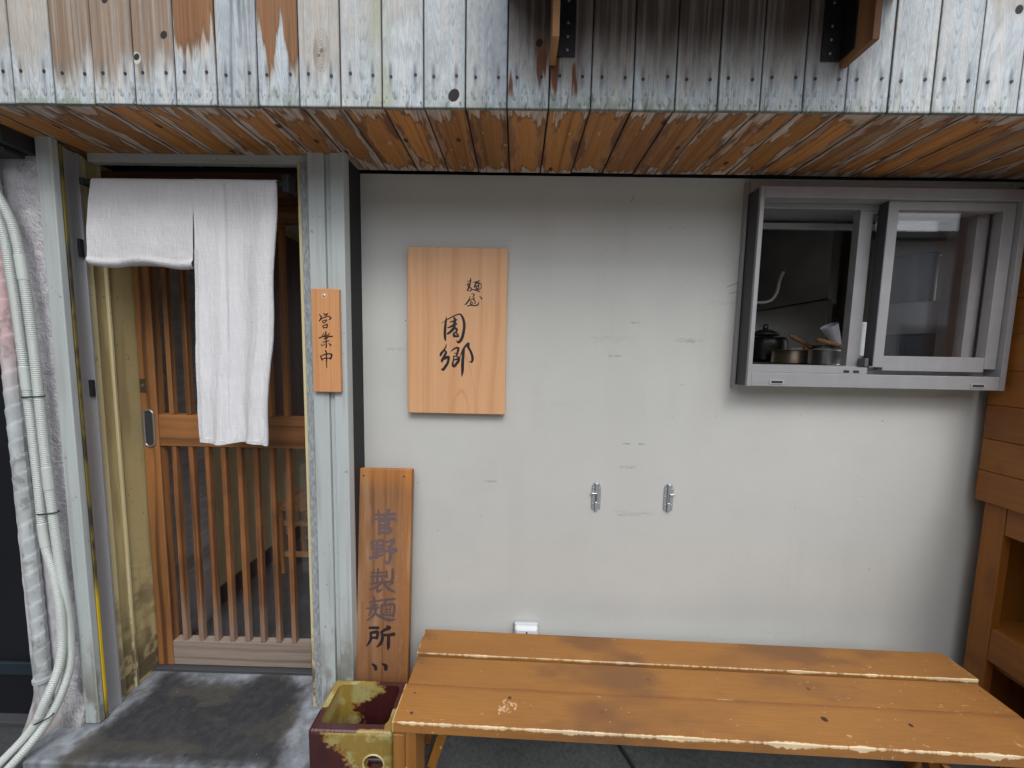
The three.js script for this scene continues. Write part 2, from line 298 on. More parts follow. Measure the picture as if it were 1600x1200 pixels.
    for (const nx of [0.22, 0.78]) { const d = Math.abs(l - nx - 0.03 * (h2(i, nx * 100, 4) - 0.5)); c = mix(c, [88, 90, 98], 0.6 * sm(0.07, 0, d) * sm(0.03, 0.09, y) * sm(0.13, 0.092, y)); }
    c = mix(c, mul(c, 0.62), sm(0.9, 1, Math.abs(l - 0.5) * 2) * 0.7);
    return c;
  };
  const knots = [[-1.048, 2.276, 0.0075, 1], [-0.970, 2.332, 0.009, 0], [-0.186, 2.187, 0.0145, 0], [-0.543, 2.296, 0.0055, 2], [-0.55, 2.284, 0.004, 2], [-1.125, 2.418, 0.008, 0], [0.042, 2.32, 0.009, 0], [1.285, 2.41, 0.01, 0]];
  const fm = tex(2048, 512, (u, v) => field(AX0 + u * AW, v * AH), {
    draw: (g, w, h) => {
      for (const [x, y, r, t] of knots) {
        const X = ((x - AX0) / AW) * w, Y = (1 - (y - AY0) / AH) * h, rx = (r / AW) * w, ry = (r / AH) * h * 1.15;
        if (t === 1) { g.fillStyle = 'rgba(220,232,226,.55)'; g.beginPath(); g.ellipse(X, Y + ry * 0.3, rx * 1.6, ry * 1.8, 0, 0, 7); g.fill(); }
        if (t === 2) { g.strokeStyle = 'rgba(120,105,90,.6)'; g.lineWidth = 1; for (let q = 1; q < 6; q++) { g.beginPath(); g.ellipse(X, Y, rx * (1 + q * 0.55), ry * (1 + q * 1.5), 0, 0, 7); g.stroke(); } }
        g.fillStyle = t === 2 ? 'rgba(90,82,78,.75)' : 'rgba(22,20,24,.96)'; g.beginPath(); g.ellipse(X, Y, rx, ry, 0.2, 0, 7); g.fill();
      }
    },
  });
  const fb = tex(2048, 512, (u, v) => { const x = AX0 + u * AW, y = v * AH; const i = Math.floor((x - SEAM) / PITCH); return 120 + 90 * (vn(x * 900, y * 7, i + 60) - 0.5) + 60 * (vn(x * 300, y * 3, i + 80) - 0.5); }, { data: true });
  fm.wrapS = fb.wrapS = THREE.MirroredRepeatWrapping;
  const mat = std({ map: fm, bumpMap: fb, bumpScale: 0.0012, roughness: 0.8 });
  const T = thing('plank_fascia', 'weathered grey upright plank fascia with brown stain remnants across the top of the shopfront', 'fascia', [0, 2.152, 0.385]);
  const R = rng(11);
  const nailG = new THREE.CylinderGeometry(0.0043, 0.0043, 0.002, 10); nailG.rotateX(Math.PI / 2);
  for (let i = -18; i < 24; i++) {
    const x0 = SEAM + i * PITCH + 0.0013, x1 = SEAM + (i + 1) * PITCH - 0.0013, dz = (R() - 0.5) * 0.003, dy = (R() - 0.5) * 0.003;
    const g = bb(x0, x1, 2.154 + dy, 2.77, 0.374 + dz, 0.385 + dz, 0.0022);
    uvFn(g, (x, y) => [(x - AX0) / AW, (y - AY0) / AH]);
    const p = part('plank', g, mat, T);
    for (const nx of [0.22, 0.78]) part('nail', nailG.clone().translate(x0 + PITCH * (nx + 0.03 * (h2(i, nx * 100, 4) - 0.5)), 2.236 + (R() - 0.5) * 0.008, 0.3853 + dz), nailMat, p);
  }
  part('backing_board', bb(-2.06, 2.66, 2.19, 2.77, 0.335, 0.366, 0), black, T);

  // soffit
  const SY = 2.158, Z0 = 0.018, Z1 = 0.3705;
  const sf = tex(2048, 256, (u, v) => {
    const x = AX0 + u * AW, z = Z0 + v * (Z1 - Z0), q = (x - SEAM) / PITCH, i = Math.floor(q), l = q - i, id = i + 150;
    const [late, fine] = grain((l + id) * 0.14, z, id, 60);
    let c = mul(mix([180, 124, 66], [136, 88, 46], late * 0.7 + 0.3 * fbm(l * 3 + id, z * 5, 3, id)), 0.86 + 0.24 * fine);
    c = mul(c, 0.86 + 0.3 * h2(i, 5, 5));
    const edge = Math.min(l, 1 - l) * PITCH, end = Math.min(z - Z0, Z1 - z);
    const fl = fbm(l * 4 + id * 3, z * 11, 4, id + 2), n2 = fbm(l * 26 + id, z * 16, 4, id + 21);
    const bare = sm(0.02, -0.006, edge - 0.06 * (fl - 0.31) - 0.02 * (n2 - 0.5)) , bareEnd = sm(0.03, -0.02, end - 0.16 * (fl - 0.33) - 0.05 * (n2 - 0.5));
    const side = h2(i, 2, 7), b = Math.min(1, Math.max(bare * (0.35 + side), bareEnd));
    c = mix(c, mul([200, 186, 176], 0.66 + 0.55 * n2), 0.88 * b);
    c = mix(c, [92, 46, 20], 0.65 * sm(0.15, 0.5, b) * sm(0.95, 0.5, b));
    c = mix(c, [66, 52, 46], 0.55 * sm(0.58, 0.75, fbm(l * 8 + id, z * 9, 4, id + 61)) * sm(0.3, 0.9, b));
    const pk = vn(l * 9 + id, z * 30, id + 90); if (pk > 0.92) c = mix(c, [206, 196, 184], 0.5 * sm(0.92, 0.96, pk) * sm(0.3, 0.6, n2));
    const wl = sm(0.5, 1.3, x) * sm(0.6, 0.8, fbm(l * 3 + id, z * 4, 3, 17)); c = mix(c, [150, 140, 134], 0.5 * wl);
    const kn = Math.hypot((l - h2(i, 8, 1)) * PITCH, (z - 0.05 - 0.28 * h2(i, 9, 1)) * 0.6); if (h2(i, 4, 4) > 0.45) c = mix(c, [58, 30, 14], 0.9 * sm(0.009, 0.005, kn));
    return mul(c, 1 - 0.4 * sm(0.9, 1, Math.abs(l - 0.5) * 2));
  });
  const sfb = tex(1024, 256, (u, v) => { const x = AX0 + u * AW, z = v * 0.34; return 128 + 110 * (fbm(x * 120, z * 30, 4, 70) - 0.5); }, { data: true });
  sf.wrapS = sfb.wrapS = THREE.MirroredRepeatWrapping;
  const smat = std({ map: sf, bumpMap: sfb, bumpScale: 0.0015, roughness: 0.6 });
  const S = thing('plank_soffit', 'underside of the eave in orange brown boards with flaking grey edges', 'soffit', [0, SY, 0.19]);
  for (let i = -18; i < 24; i++) {
    const x0 = SEAM + i * PITCH + 0.0014, x1 = SEAM + (i + 1) * PITCH - 0.0014, d = (R() - 0.5) * 0.003, zi = x1 < -0.62 ? 0.03 : Z0;
    const g = bb(x0, x1, SY + d, SY + 0.02 + d, zi + (R() - 0.5) * 0.004, Z1, 0.002);
    uvFn(g, (x, y, z) => [(x - AX0) / AW, (z - Z0) / (Z1 - Z0)]);
    part('plank', g, smat, S);
  }
  part('backing_board', bb(-2.06, 2.66, 2.188, 2.2, -0.3, 0.33, 0), black, S);
}
// the roof deck behind the fascia keeps the sky off the rooms
struct('roof_deck', bb(-3.2, 3.6, 2.78, 2.86, -3.2, 0.42, 0), flat(0.16, 0.16, 0.17));

// ---------------------------------------------------------------- box on two brackets above the eave
{
  const B = thing('bracket', 'left timber bracket with a black angle plate below the overhead box', 'bracket', [0.0775, 2.262, 0.386], 'brackets under the overhead box');
  part('bracket_board', uvm(bb(0.069, 0.086, 2.262, 2.432, 0.3868, 0.48, 0.0012)), bracketWood, B);
  part('angle_plate', merge([bb(0.0885, 0.137, 2.284, 2.431, 0.3868, 0.3905, 0.001), bb(0.0862, 0.0896, 2.284, 2.431, 0.391, 0.432, 0.001)]), blackIron, B);
  for (const y of [2.3, 2.333, 2.366, 2.42]) part('screw', new THREE.SphereGeometry(0.0042, 10, 6).scale(1, 1, 0.5).translate(0.116, y, 0.3906), steelDull, B);
  const B2 = thing('bracket', 'right timber bracket standing out beside the sunlit grey planks', 'bracket', [0.8435, 2.262, 0.386], 'brackets under the overhead box');
  part('bracket_board', uvm(bb(0.835, 0.852, 2.262, 2.432, 0.3868, 0.48, 0.0012), 'y', 1, 1, [0.3, 0.1]), bracketWood, B2);
  part('angle_plate', merge([bb(0.784, 0.8325, 2.278, 2.431, 0.3868, 0.3905, 0.001), bb(0.8314, 0.8348, 2.278, 2.431, 0.391, 0.432, 0.001)]), blackIron, B2);
  for (const y of [2.296, 2.33, 2.363, 2.42]) part('screw', new THREE.SphereGeometry(0.0042, 10, 6).scale(1, 1, 0.5).translate(0.806, y, 0.3906), steelDull, B2);
  const O = thing('overhead_box', 'dark timber box carried by two brackets above the planks', 'box', [0.46, 2.433, 0.39]);
  part('shelf_board', bb(-0.05, 0.965, 2.433, 2.458, 0.388, 0.70, 0.002), flat(0.09, 0.06, 0.04), O);
  part('front_panel', bb(-0.05, 0.965, 2.46, 3.0, 0.675, 0.70, 0.002), flat(0.12, 0.08, 0.05), O);
  for (const x of [-0.05, 0.943]) part('side_panel', bb(x, x + 0.022, 2.46, 3.0, 0.388, 0.673, 0.002), flat(0.12, 0.08, 0.05), O);
}

// ---------------------------------------------------------------- door frame
{
  const F = thing('door_frame', 'pale grey and cream timber door frame round the sliding lattice door', 'door frame', [-1.1, 0.1, 0.05]);
  part('casing_board', uvm(bb(-0.728, -0.672, 0.1, 2.163, 0.095, 0.14, 0.003)), paleTrim, F);
  part('casing_board', uvm(bb(-0.652, -0.604, 0.1, 2.163, 0.095, 0.14, 0.003), 'y', 1, 1, [0.2, 0]), paleTrim, F);
  part('casing_groove', uvm(bb(-0.6712, -0.6528, 0.1, 2.163, 0.09, 0.129, 0.002), 'y', 1, 1, [0.33, 0]), paleTrim, F);
  part('casing_return', bb(-0.640, -0.6045, 0.1, 2.163, 0.0, 0.094, 0), black, F);
  const mort = tex(128, 1024, (u, v) => mul([152, 156, 158], 0.74 + 0.42 * fbm(u * 8, v * 130, 4, 5)), { repeat: false });
  const mortB = tex(128, 1024, (u, v) => 255 * fbm(u * 9, v * 160, 4, 5), { data: true });
  const mg = bb(-0.757, -0.7285, 0.1, 2.13, 0.085, 0.132, 0.002); uvFn(mg, (x, y) => [(x + 0.757) / 0.03, (y - 0.1) / 2.03]);
  part('mortar_strip', mg, std({ map: mort, bumpMap: mortB, bumpScale: 0.004, roughness: 0.95 }), F);
  part('jamb_strip', uvm(bb(-0.771, -0.7575, 0.1, 2.13, -0.02, 0.125, 0.002)), cream, F);
  part('right_jamb', bb(-0.7705, -0.73, 0.1, 2.13, -0.09, -0.022, 0), creamDirty, F);
  part('header_beam', uvm(bb(-1.505, -0.7285, 2.128, 2.158, 0.098, 0.122, 0.002), 'x'), paleTrim, F);
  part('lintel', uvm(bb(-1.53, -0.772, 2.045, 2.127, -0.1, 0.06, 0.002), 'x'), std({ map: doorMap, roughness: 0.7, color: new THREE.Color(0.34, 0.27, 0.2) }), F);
  // left side, from the front back to the door
  part('post', uvm(bb(-1.563, -1.512, 0.105, 2.163, 0.197, 0.22, 0.004), 'y', 1, 1, [0.1, 0]), paleTrim, F);
  const ymap = tex(64, 1024, (u, v) => mix(mix([116, 104, 46], [58, 54, 44], sm(0.4, 0.65, fbm(u * 3, v * 26, 4, 8))), [206, 172, 30], sm(0.30, 0.22, v) * sm(0.0, 0.06, v)), {});
  const yg = bb(-1.5195, -1.5105, 0.1, 2.15, 0.187, 0.1965, 0.002); uvFn(yg, (x, y) => [(x + 1.519) / 0.02, (y - 0.1) / 2.05]);
  part('painted_edge', yg, std({ map: ymap, roughness: 0.7 }), F);
  part('dark_gap', bb(-1.5395, -1.523, 0.1, 2.15, 0.185, 0.1965, 0), black, F);
  part('metal_channel', merge([bb(-1.56, -1.529, 0.1, 2.15, 0.128, 0.184, 0.002), bb(-1.53, -1.519, 0.1, 2.15, 0.172, 0.182, 0.001), bb(-1.53, -1.521, 0.1, 2.15, 0.130, 0.137, 0.001)]), alu, F);
  for (const y of [1.80, 1.31]) part('latch_slot', bb(-1.5285, -1.5195, y, y + 0.06, 0.1395, 0.152, 0.001), black, F);
  part('cream_strip', uvm(bb(-1.57, -1.528, 0.1, 2.15, 0.106, 0.1275, 0.003)), cream, F);
  part('cream_strip', uvm(bb(-1.57, -1.538, 0.1, 2.15, 0.066, 0.1035, 0.002), 'y', 1, 1, [0.2, 0]), creamDirty, F);
  part('cream_strip', uvm(bb(-1.57, -1.529, 0.1, 2.15, 0.055, 0.0655, 0.003), 'y', 1, 1, [0.3, 0]), cream, F);
  for (const [z, x] of [[0.1037, -1.5335], [0.0492, -1.5345]]) part('worn_edge', uvm(bb(-1.56, x, 0.1, 2.15, z, z + 0.0052, 0.0015), 'y', 1, 1, [z, 0.3]), wornWood, F);
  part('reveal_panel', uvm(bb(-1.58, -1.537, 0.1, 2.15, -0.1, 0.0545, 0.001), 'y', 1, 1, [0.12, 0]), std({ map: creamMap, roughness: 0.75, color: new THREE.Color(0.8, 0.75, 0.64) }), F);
  part('threshold', bb(-1.536, -0.772, 0.098, 0.113, -0.09, -0.012, 0.002), nearBlack, F);
}

// ---------------------------------------------------------------- sliding lattice door
{
  const D = thing('sliding_door', 'brown timber lattice sliding door with glass, standing behind the white curtain', 'door', [-1.2, 0.113, -0.05]);
  const zf = -0.03, zb = -0.068;
  part('stile', uvm(bb(-1.533, -1.466, 0.115, 2.045, zb, zf, 0.003)), doorWood, D);
  part('stile', uvm(bb(-0.862, -0.79, 0.115, 2.045, zb, zf, 0.003), 'y', 1, 1, [0.3, 0.2]), doorWood, D);
  part('mid_rail', uvm(bb(-1.4655, -0.8625, 1.085, 1.216, zb, zf - 0.001, 0.003), 'x', 1, 1, [0.17, 0.35]), doorWood, D);
  part('top_rail', uvm(bb(-1.4655, -0.8625, 1.985, 2.045, zb, zf - 0.001, 0.003), 'x', 1, 1, [0.4, 0.35]), doorWood, D);
  part('bottom_rail', uvm(bb(-1.4655, -0.8625, 0.117, 0.226, zb, zf - 0.001, 0.003), 'x', 1, 1, [0.1, 0.6]), greyDoorWood, D, 'weathered grey brown bottom rail');
  // bars greyed near the foot by splashing
  const bm = tex(256, 1024, (u, v) => { const y = v * 0.86; const [l, f] = grain(u * 0.2, y, 8, 60); let c = mul(mix([136, 87, 48], [84, 49, 26], l * 0.7), 0.82 + 0.3 * f); c = mul(c, 0.8 + 0.4 * fbm(u * 3, y * 9, 3, 66)); return mix(c, mul([142, 118, 104], 0.85 + 0.3 * f), 0.85 * sm(0.3, 0.02, y + 0.14 * (fbm(u * 9, y * 8, 3, 4) - 0.5))); }, { repeat: true });
  const barMat = std({ map: bm, roughness: 0.65 });
  const BX = [-1.413, -1.343, -1.276, -1.208, -1.141, -1.074, -1.006, -0.939];
  BX.forEach((x, i) => {
    const g = bb(x - 0.0098, x + 0.0098, 0.2265, 1.0845, zb + 0.012, zf - 0.005, 0.002); uvFn(g, (X, y, z) => [(X - x + z) * 5 + i * 0.31, (y - 0.226) / 0.86]); part('lattice_bar', g, barMat, D);
    part('lattice_bar', uvm(bb(x - 0.0098, x + 0.0098, 1.2165, 1.9845, zb + 0.012, zf - 0.005, 0.002), 'y', 1, 1, [i * 0.07, i * 0.13]), doorWood, D);
  });
  part('glass_pane', bb(-1.466, -0.862, 0.226, 1.085, zb - 0.001, zb + 0.003, 0), glass, D);
  part('glass_pane', bb(-1.466, -0.862, 1.216, 1.985, zb - 0.001, zb + 0.003, 0), glass, D);
  const lp = part('lock_plate', bb(-1.531, -1.506, 1.305, 1.362, zf - 0.001, zf + 0.0015, 0.001), flat(0.12, 0.09, 0.06, { metalness: 0.7, roughness: 0.45 }), D);
  part('key_cylinder', cyl(0.0065, 0.0065, 0.004, -1.517, 1.335, zf + 0.002, 'z', 16), steelDull, lp);
  // oval recessed pull: a raised rim round a dark dished pan
  const cx = -1.503, cy = 1.158, a = 0.0205, b = 0.055;
  const ring = []; for (let i = 0; i < 40; i++) { const t = (i / 40) * Math.PI * 2, s = Math.sin(t), c = Math.cos(t); ring.push([cx + a * c, cy + s * a + Math.sign(s) * b * Math.min(1, Math.abs(s) * 3), zf + 0.001]); }
  part('pull_rim', tube(ring, 0.0046, 120, 8, true), flat(0.34, 0.34, 0.36, { metalness: 0.8, roughness: 0.35 }), D);
  const ps = new THREE.Shape(); ps.absarc(cx, cy + b, a, 0, Math.PI); ps.absarc(cx, cy - b, a, Math.PI, 2 * Math.PI); ps.closePath();
  const pan = new THREE.ExtrudeGeometry(ps, { depth: 0.0012, bevelEnabled: false, curveSegments: 20 }); pan.translate(0, 0, zf - 0.0002);
  part('pull_pan', pan, flat(0.12, 0.125, 0.14, { metalness: 0.8, roughness: 0.3 }), D);
}

// ---------------------------------------------------------------- white shop curtain on its rod
{
  const weave = tex(512, 512, (u, v) => { const a = vn(u * 256, v * 10, 2), b = vn(u * 12, v * 256, 3), k = Math.sin(u * 512 * 1.2) * Math.sin(v * 512 * 1.2); return 128 + 60 * (a - 0.5) + 50 * (b - 0.5) + 22 * k + 120 * (fbm(u * 46, v * 12, 3, 7) - 0.5); }, { repeat: true, data: true });
  const clothMap = tex(512, 512, (u, v) => { const k = 0.955 + 0.03 * (vn(u * 230, v * 14, 1) - 0.5) + 0.03 * (vn(u * 14, v * 230, 6) - 0.5); return mul([229, 227, 229], k * (0.96 + 0.05 * fbm(u * 3, v * 3, 4, 71))); }, { repeat: true });
  const mat = std({ map: clothMap, bumpMap: weave, bumpScale: 0.0032, roughness: 0.95, side: THREE.DoubleSide });
  const hemMat = std({ map: clothMap, bumpMap: tex(64, 512, (u, v) => 128 + 100 * Math.sin(v * 512 * 0.7) * (0.5 + 0.5 * vn(u * 8, v * 60, 3)), { repeat: true, data: true }), bumpScale: 0.003, roughness: 0.95, side: THREE.DoubleSide });
  // closed sheet swept round a profile loop; f(s, t) -> [x, y, z], s across, t round the loop
  const loft = (f, ns, nt, closed) => {
    const p = [], uv = [], ix = [];
    for (let i = 0; i <= ns; i++) for (let j = 0; j <= nt; j++) { const q = f(i / ns, j / nt); p.push(q[0], q[1], q[2]); uv.push(q[0] * 4, (q[3] ?? q[1]) * 4); }
    for (let i = 0; i < ns; i++) for (let j = 0; j < nt; j++) { const a = i * (nt + 1) + j, b = a + nt + 1; ix.push(a, b, a + 1, b, b + 1, a + 1); }
    const g = new THREE.BufferGeometry(); g.setAttribute('position', new THREE.Float32BufferAttribute(p, 3)); g.setAttribute('uv', new THREE.Float32BufferAttribute(uv, 2)); g.setIndex(ix); g.computeVertexNormals(); return g;
  };
  const C = thing('shop_curtain', 'white cotton shop curtain, left half flipped up and right half hanging long over the door', 'curtain', [-1.13, 1.15, 0.16]);
  const RY = 2.045, RZ = 0.155;
  // left half: folded double over the rod, rounded at the fold
  part('short_panel', loft((s, t) => {
    const L = 0.272 + 0.006 * Math.sin(s * 9) + 0.004 * s; let y, z; const T = 0.0135;
    // loop: front top -> down -> round the fold -> up the back -> over the rod
    const seg = [0.40, 0.5, 0.90, 1];
    if (t < seg[0]) { const k = t / seg[0]; y = -k * (L - T); z = T + 0.004 * Math.sin(k * 3) + 0.006 * k; }
    else if (t < seg[1]) { const a = ((t - seg[0]) / (seg[1] - seg[0])) * Math.PI; y = -(L - T) - T * 1.35 * Math.sin(a); z = 0.003 + (T + 0.004) * Math.cos(a) + 0.004; }
    else if (t < seg[2]) { const k = 1 - (t - seg[1]) / (seg[2] - seg[1]); y = -k * (L - T); z = -T; }
    else { const a = ((t - seg[2]) / (1 - seg[2])) * Math.PI; y = T * Math.sin(a); z = -T * Math.cos(a); }
    const k = Math.min(1, -y / L), w = 0.004 * Math.sin(s * 11 + k * 2.4) * k + 0.006 * (fbm(s * 5, k * 5, 3, 3) - 0.5) * (0.3 + k);
    const xl = -1.447 - 0.026 * k * (1 + 0.15 * Math.sin(k * 5)), xr = -1.094 - 0.012 * k;
    return [xl + (xr - xl) * s, RY + y, RZ + z + w];
  }, 70, 90), mat, C);
  part('short_panel_inner', loft((s, t) => [-1.43 + s * 0.32, RY - 0.02 - t * 0.255, RZ - 0.004 + 0.004 * Math.sin(s * 17)], 30, 20), mat, C);
  // right half: two plies with a hem all round, gathered and narrower at the foot
  const long = (t0) => (s, t) => {
    const k = t, y = -k * 0.888, drop = Math.sqrt(k);
    const xl = -1.098 - 0.014 * k + 0.012 * Math.sin(k * 3.1) * (1 - k) , xr = -0.815 - 0.066 * Math.pow(k, 1.25) + 0.004 * Math.sin(k * 14);
    let z = 0.016 + 0.012 * Math.sin(s * 7.2 + 0.8) * drop + 0.011 * Math.sin(s * 15 + 1.5 + k * 1.4) * k + 0.007 * (fbm(s * 6, k * 4, 3, 13) - 0.5) * (0.4 + k) + 0.0055 * (fbm(s * 30, k * 12, 3, 23) - 0.5) * (0.25 + 0.75 * k);
    const crease = Math.exp(-Math.pow((s - 0.34 - 0.03 * k) / 0.035, 2)); z -= 0.012 * crease * (0.4 + 0.6 * k);
    const hem = s < 0.02 || s > 0.98 || k > 0.985 ? 0.0012 : 0;
    const bot = 0.006 * Math.sin(s * 6.5) * k + 0.009 * k * (s - 0.5);
    return [xl + (xr - xl) * s, RY + y - bot, RZ + z + (t0 ? -(0.0022 + hem) : hem)];
  };
  part('long_panel', merge([loft(long(0), 90, 180), loft(long(1), 60, 120)]), mat, C);
  const hemAt = (s0, s1, k0, k1) => loft((s, t) => { const q = long(0)(s0 + (s1 - s0) * s, k0 + (k1 - k0) * t); q[2] += 0.0016; return q; }, s1 - s0 > 0.5 ? 60 : 3, k1 - k0 > 0.5 ? 120 : 3);
  part('hem', merge([hemAt(0, 1, 0.984, 1.0015), hemAt(0.962, 1.002, 0.03, 0.9835), hemAt(-0.002, 0.03, 0.25, 0.9835)]), hemMat, C);
  part('long_panel_top', loft((s, t) => { const a = -0.3 + t * 3.6; return [-1.098 + s * 0.283, RY + 0.0155 * Math.sin(a) - 0.001, RZ + 0.0165 * Math.cos(a)]; }, 30, 14), mat, C);
  const Rd = thing('curtain_rod', 'black round curtain rod with end brackets above the door', 'curtain rod', [-1.14, 2.045, 0.155]);
  part('rod', cyl(0.0105, 0.0105, 0.716, -1.13, RY, RZ, 'x'), black, Rd);
  part('end_bracket', bb(-1.488, -1.476, RY - 0.012, RY + 0.012, 0.123, 0.168, 0.003), blackIron, Rd);
  part('end_bracket', bb(-0.7985, -0.7745, RY - 0.03, RY + 0.03, 0.126, 0.17, 0.004), blackIron, Rd);
}

// ---------------------------------------------------------------- signs
const signStrokes = {
  big: '350,230,8 350,330,50 325,500,80 312,700,85 315,880,80 335,985,30|205,455,12 320,360,25 450,285,35 600,200,35 740,150,40 810,155,50 880,270,75 920,420,85 925,560,85 900,720,90 860,880,95 790,1000,90 735,1030,70 690,985,25|585,215,20 610,290,60 640,330,70 700,320,20|475,395,25 550,380,50 620,370,70|620,280,60 620,430,90 600,520,90|400,580,30 480,550,55 580,500,80 660,450,60 690,470,30|400,770,60 470,720,80 560,630,90 620,560,80|620,590,60 680,610,70 690,650,60 660,720,70|600,740,60 600,830,80 680,840,70 755,850,30|690,760,50 730,790,50 740,840,40',
  low: '355,-10,15 340,90,40 280,190,60 200,290,80 170,360,60|330,220,60 350,270,70 310,350,80 270,430,80 225,510,85 220,560,50|230,490,60 330,440,90 420,400,80 430,470,80 400,600,80 340,700,85 260,810,85 200,790,25|505,225,15 590,150,50 680,110,60 740,110,65 740,170,70 715,260,65 690,340,60|615,265,15 660,290,30 690,300,30|610,370,25 700,390,40 790,410,40|600,370,40 590,480,40 570,580,50 570,670,80 620,700,70 680,620,85 750,530,85 770,440,60|620,490,40 700,470,60 760,430,50|800,390,12 840,280,40 900,150,55 980,40,70 1060,-30,80 1060,80,80 1130,200,70 1180,330,80 1200,450,80 1170,550,60 1095,530,15|930,100,50 910,250,75 890,450,95 880,650,100 880,820,90 870,930,60 860,1020,15',
  top: '340,130,15 345,200,50 330,290,45 300,400,50 280,450,50 225,555,35|210,245,12 290,235,25 340,215,30|225,350,40 280,320,40|240,400,30 300,380,40 330,380,30|225,555,30 270,490,40 320,450,30 360,480,40 370,530,35 330,565,30 270,555,25|350,470,40 400,510,30 500,530,40 600,560,40 650,590,30|420,270,12 520,260,40 600,240,40 640,215,30|560,270,50 510,330,50 470,430,40|500,330,40 560,300,40 620,300,50 615,400,40 600,500,40 540,480,50 530,400,40|620,300,40 690,320,30 710,400,22 690,470,25 630,510,30|540,400,50 600,390,40|375,675,15 430,660,30 470,690,40 450,740,30 400,760,20|330,740,15 310,840,40 260,920,50 200,1000,45 150,1045,15|300,900,25 400,840,25 480,800,35 450,850,40 500,910,35 510,960,35 470,1000,20|370,920,35 345,960,30 350,1010,30 400,1010,35 400,950,30 370,920,30|240,1080,30 350,1050,40 480,1060,40 580,1040,50 620,990,40 625,930,12|650,745,15 700,770,35 730,830,45',
  open: '150,145,15 190,185,30|230,125,12 260,140,25|255,160,12 310,130,25 280,160,15|185,200,20 150,265,25|165,240,15 240,200,22 330,175,20 375,205,25 345,230,25|210,265,20 225,300,20|215,260,15 290,245,22 260,290,20 225,300,15|210,355,18 230,395,22|215,355,15 300,325,25 290,385,25|235,385,12 290,380,18|225,490,20 240,520,15|272,460,25 270,520,30|335,490,20 300,530,15|190,520,15 215,535,15|135,580,25 240,545,25 390,545,30|240,550,20 260,580,18|310,560,20 285,590,15|225,600,15 300,570,18|210,655,18 270,640,18 320,625,22|272,560,15 272,640,25 272,740,28 255,750,12|170,700,15 190,720,25|240,690,14 215,715,16|325,680,20 365,710,30|150,920,20 185,985,30|155,915,15 250,880,25 340,870,25 375,890,35 350,960,35|190,965,18 270,950,20 350,955,25|250,810,25 270,850,28 270,1000,25 270,1130,15',
  a: '220,180,30 350,180,45 550,155,40|270,100,40 295,200,45|450,85,50 420,190,45|375,195,20 375,240,35|180,290,40 175,360,20|225,265,35 400,255,40 540,250,50 580,290,20|295,290,45 295,540,50|300,300,25 440,300,45 430,370,45 300,380,30|300,440,25 470,440,50 460,510,50 300,520,35|175,700,40 185,830,45|175,700,30 360,680,45 345,830,50|185,775,30 340,760,30|185,835,30 340,830,35|265,690,40 255,1000,45|200,910,30 320,890,40|150,1010,45 250,980,50 355,945,30|420,700,35 540,660,50 480,770,45|430,780,30 490,820,45|370,880,40 570,840,50 530,910,30|475,850,55 480,1000,55 450,1100,45 370,1045,20',
  b: '180,170,30 380,155,32|170,240,30 400,225,32|285,90,36 275,330,40|215,110,26 195,180,22|200,280,30 205,350,30|350,260,30 350,350,28|425,130,36 430,250,36|525,90,42 525,280,46 490,310,20|180,390,34 380,350,40 540,345,32|340,370,40 250,460,42 150,510,22|280,430,36 280,540,44 350,500,26|390,380,44 460,480,50 560,540,30|530,360,26 470,410,26|210,650,30 230,700,42 230,900,42|150,765,25 310,730,32|170,830,22 290,815,30|110,890,26 310,865,32|190,900,36 150,1020,32|270,900,36 220,1020,42 115,1140,20|240,980,36 330,1050,42 470,1110,52 575,1100,22|320,720,25 450,700,36 565,685,32|430,710,32 390,800,30|350,820,34 350,1000,40|350,830,26 550,800,42 545,1030,46|430,830,24 430,1000,24|500,830,20 500,1010,20|370,1010,30 540,1020,36|400,900,18 480,895,18|400,960,18 480,955,18',
  c: '175,165,40 330,160,50|200,290,50 200,430,50 170,520,45 125,600,15|200,285,40 320,265,60 310,400,50|215,400,40 320,390,40|480,110,15 540,150,60 460,200,50 385,260,30|400,280,50 415,380,55 385,520,55 310,615,15|430,325,40 520,325,45 620,300,60|525,330,55 525,500,65 525,590,60 515,670,20|235,1020,25 290,1080,60 300,1130,60|415,1005,20 480,1060,70 480,1130,60',
};
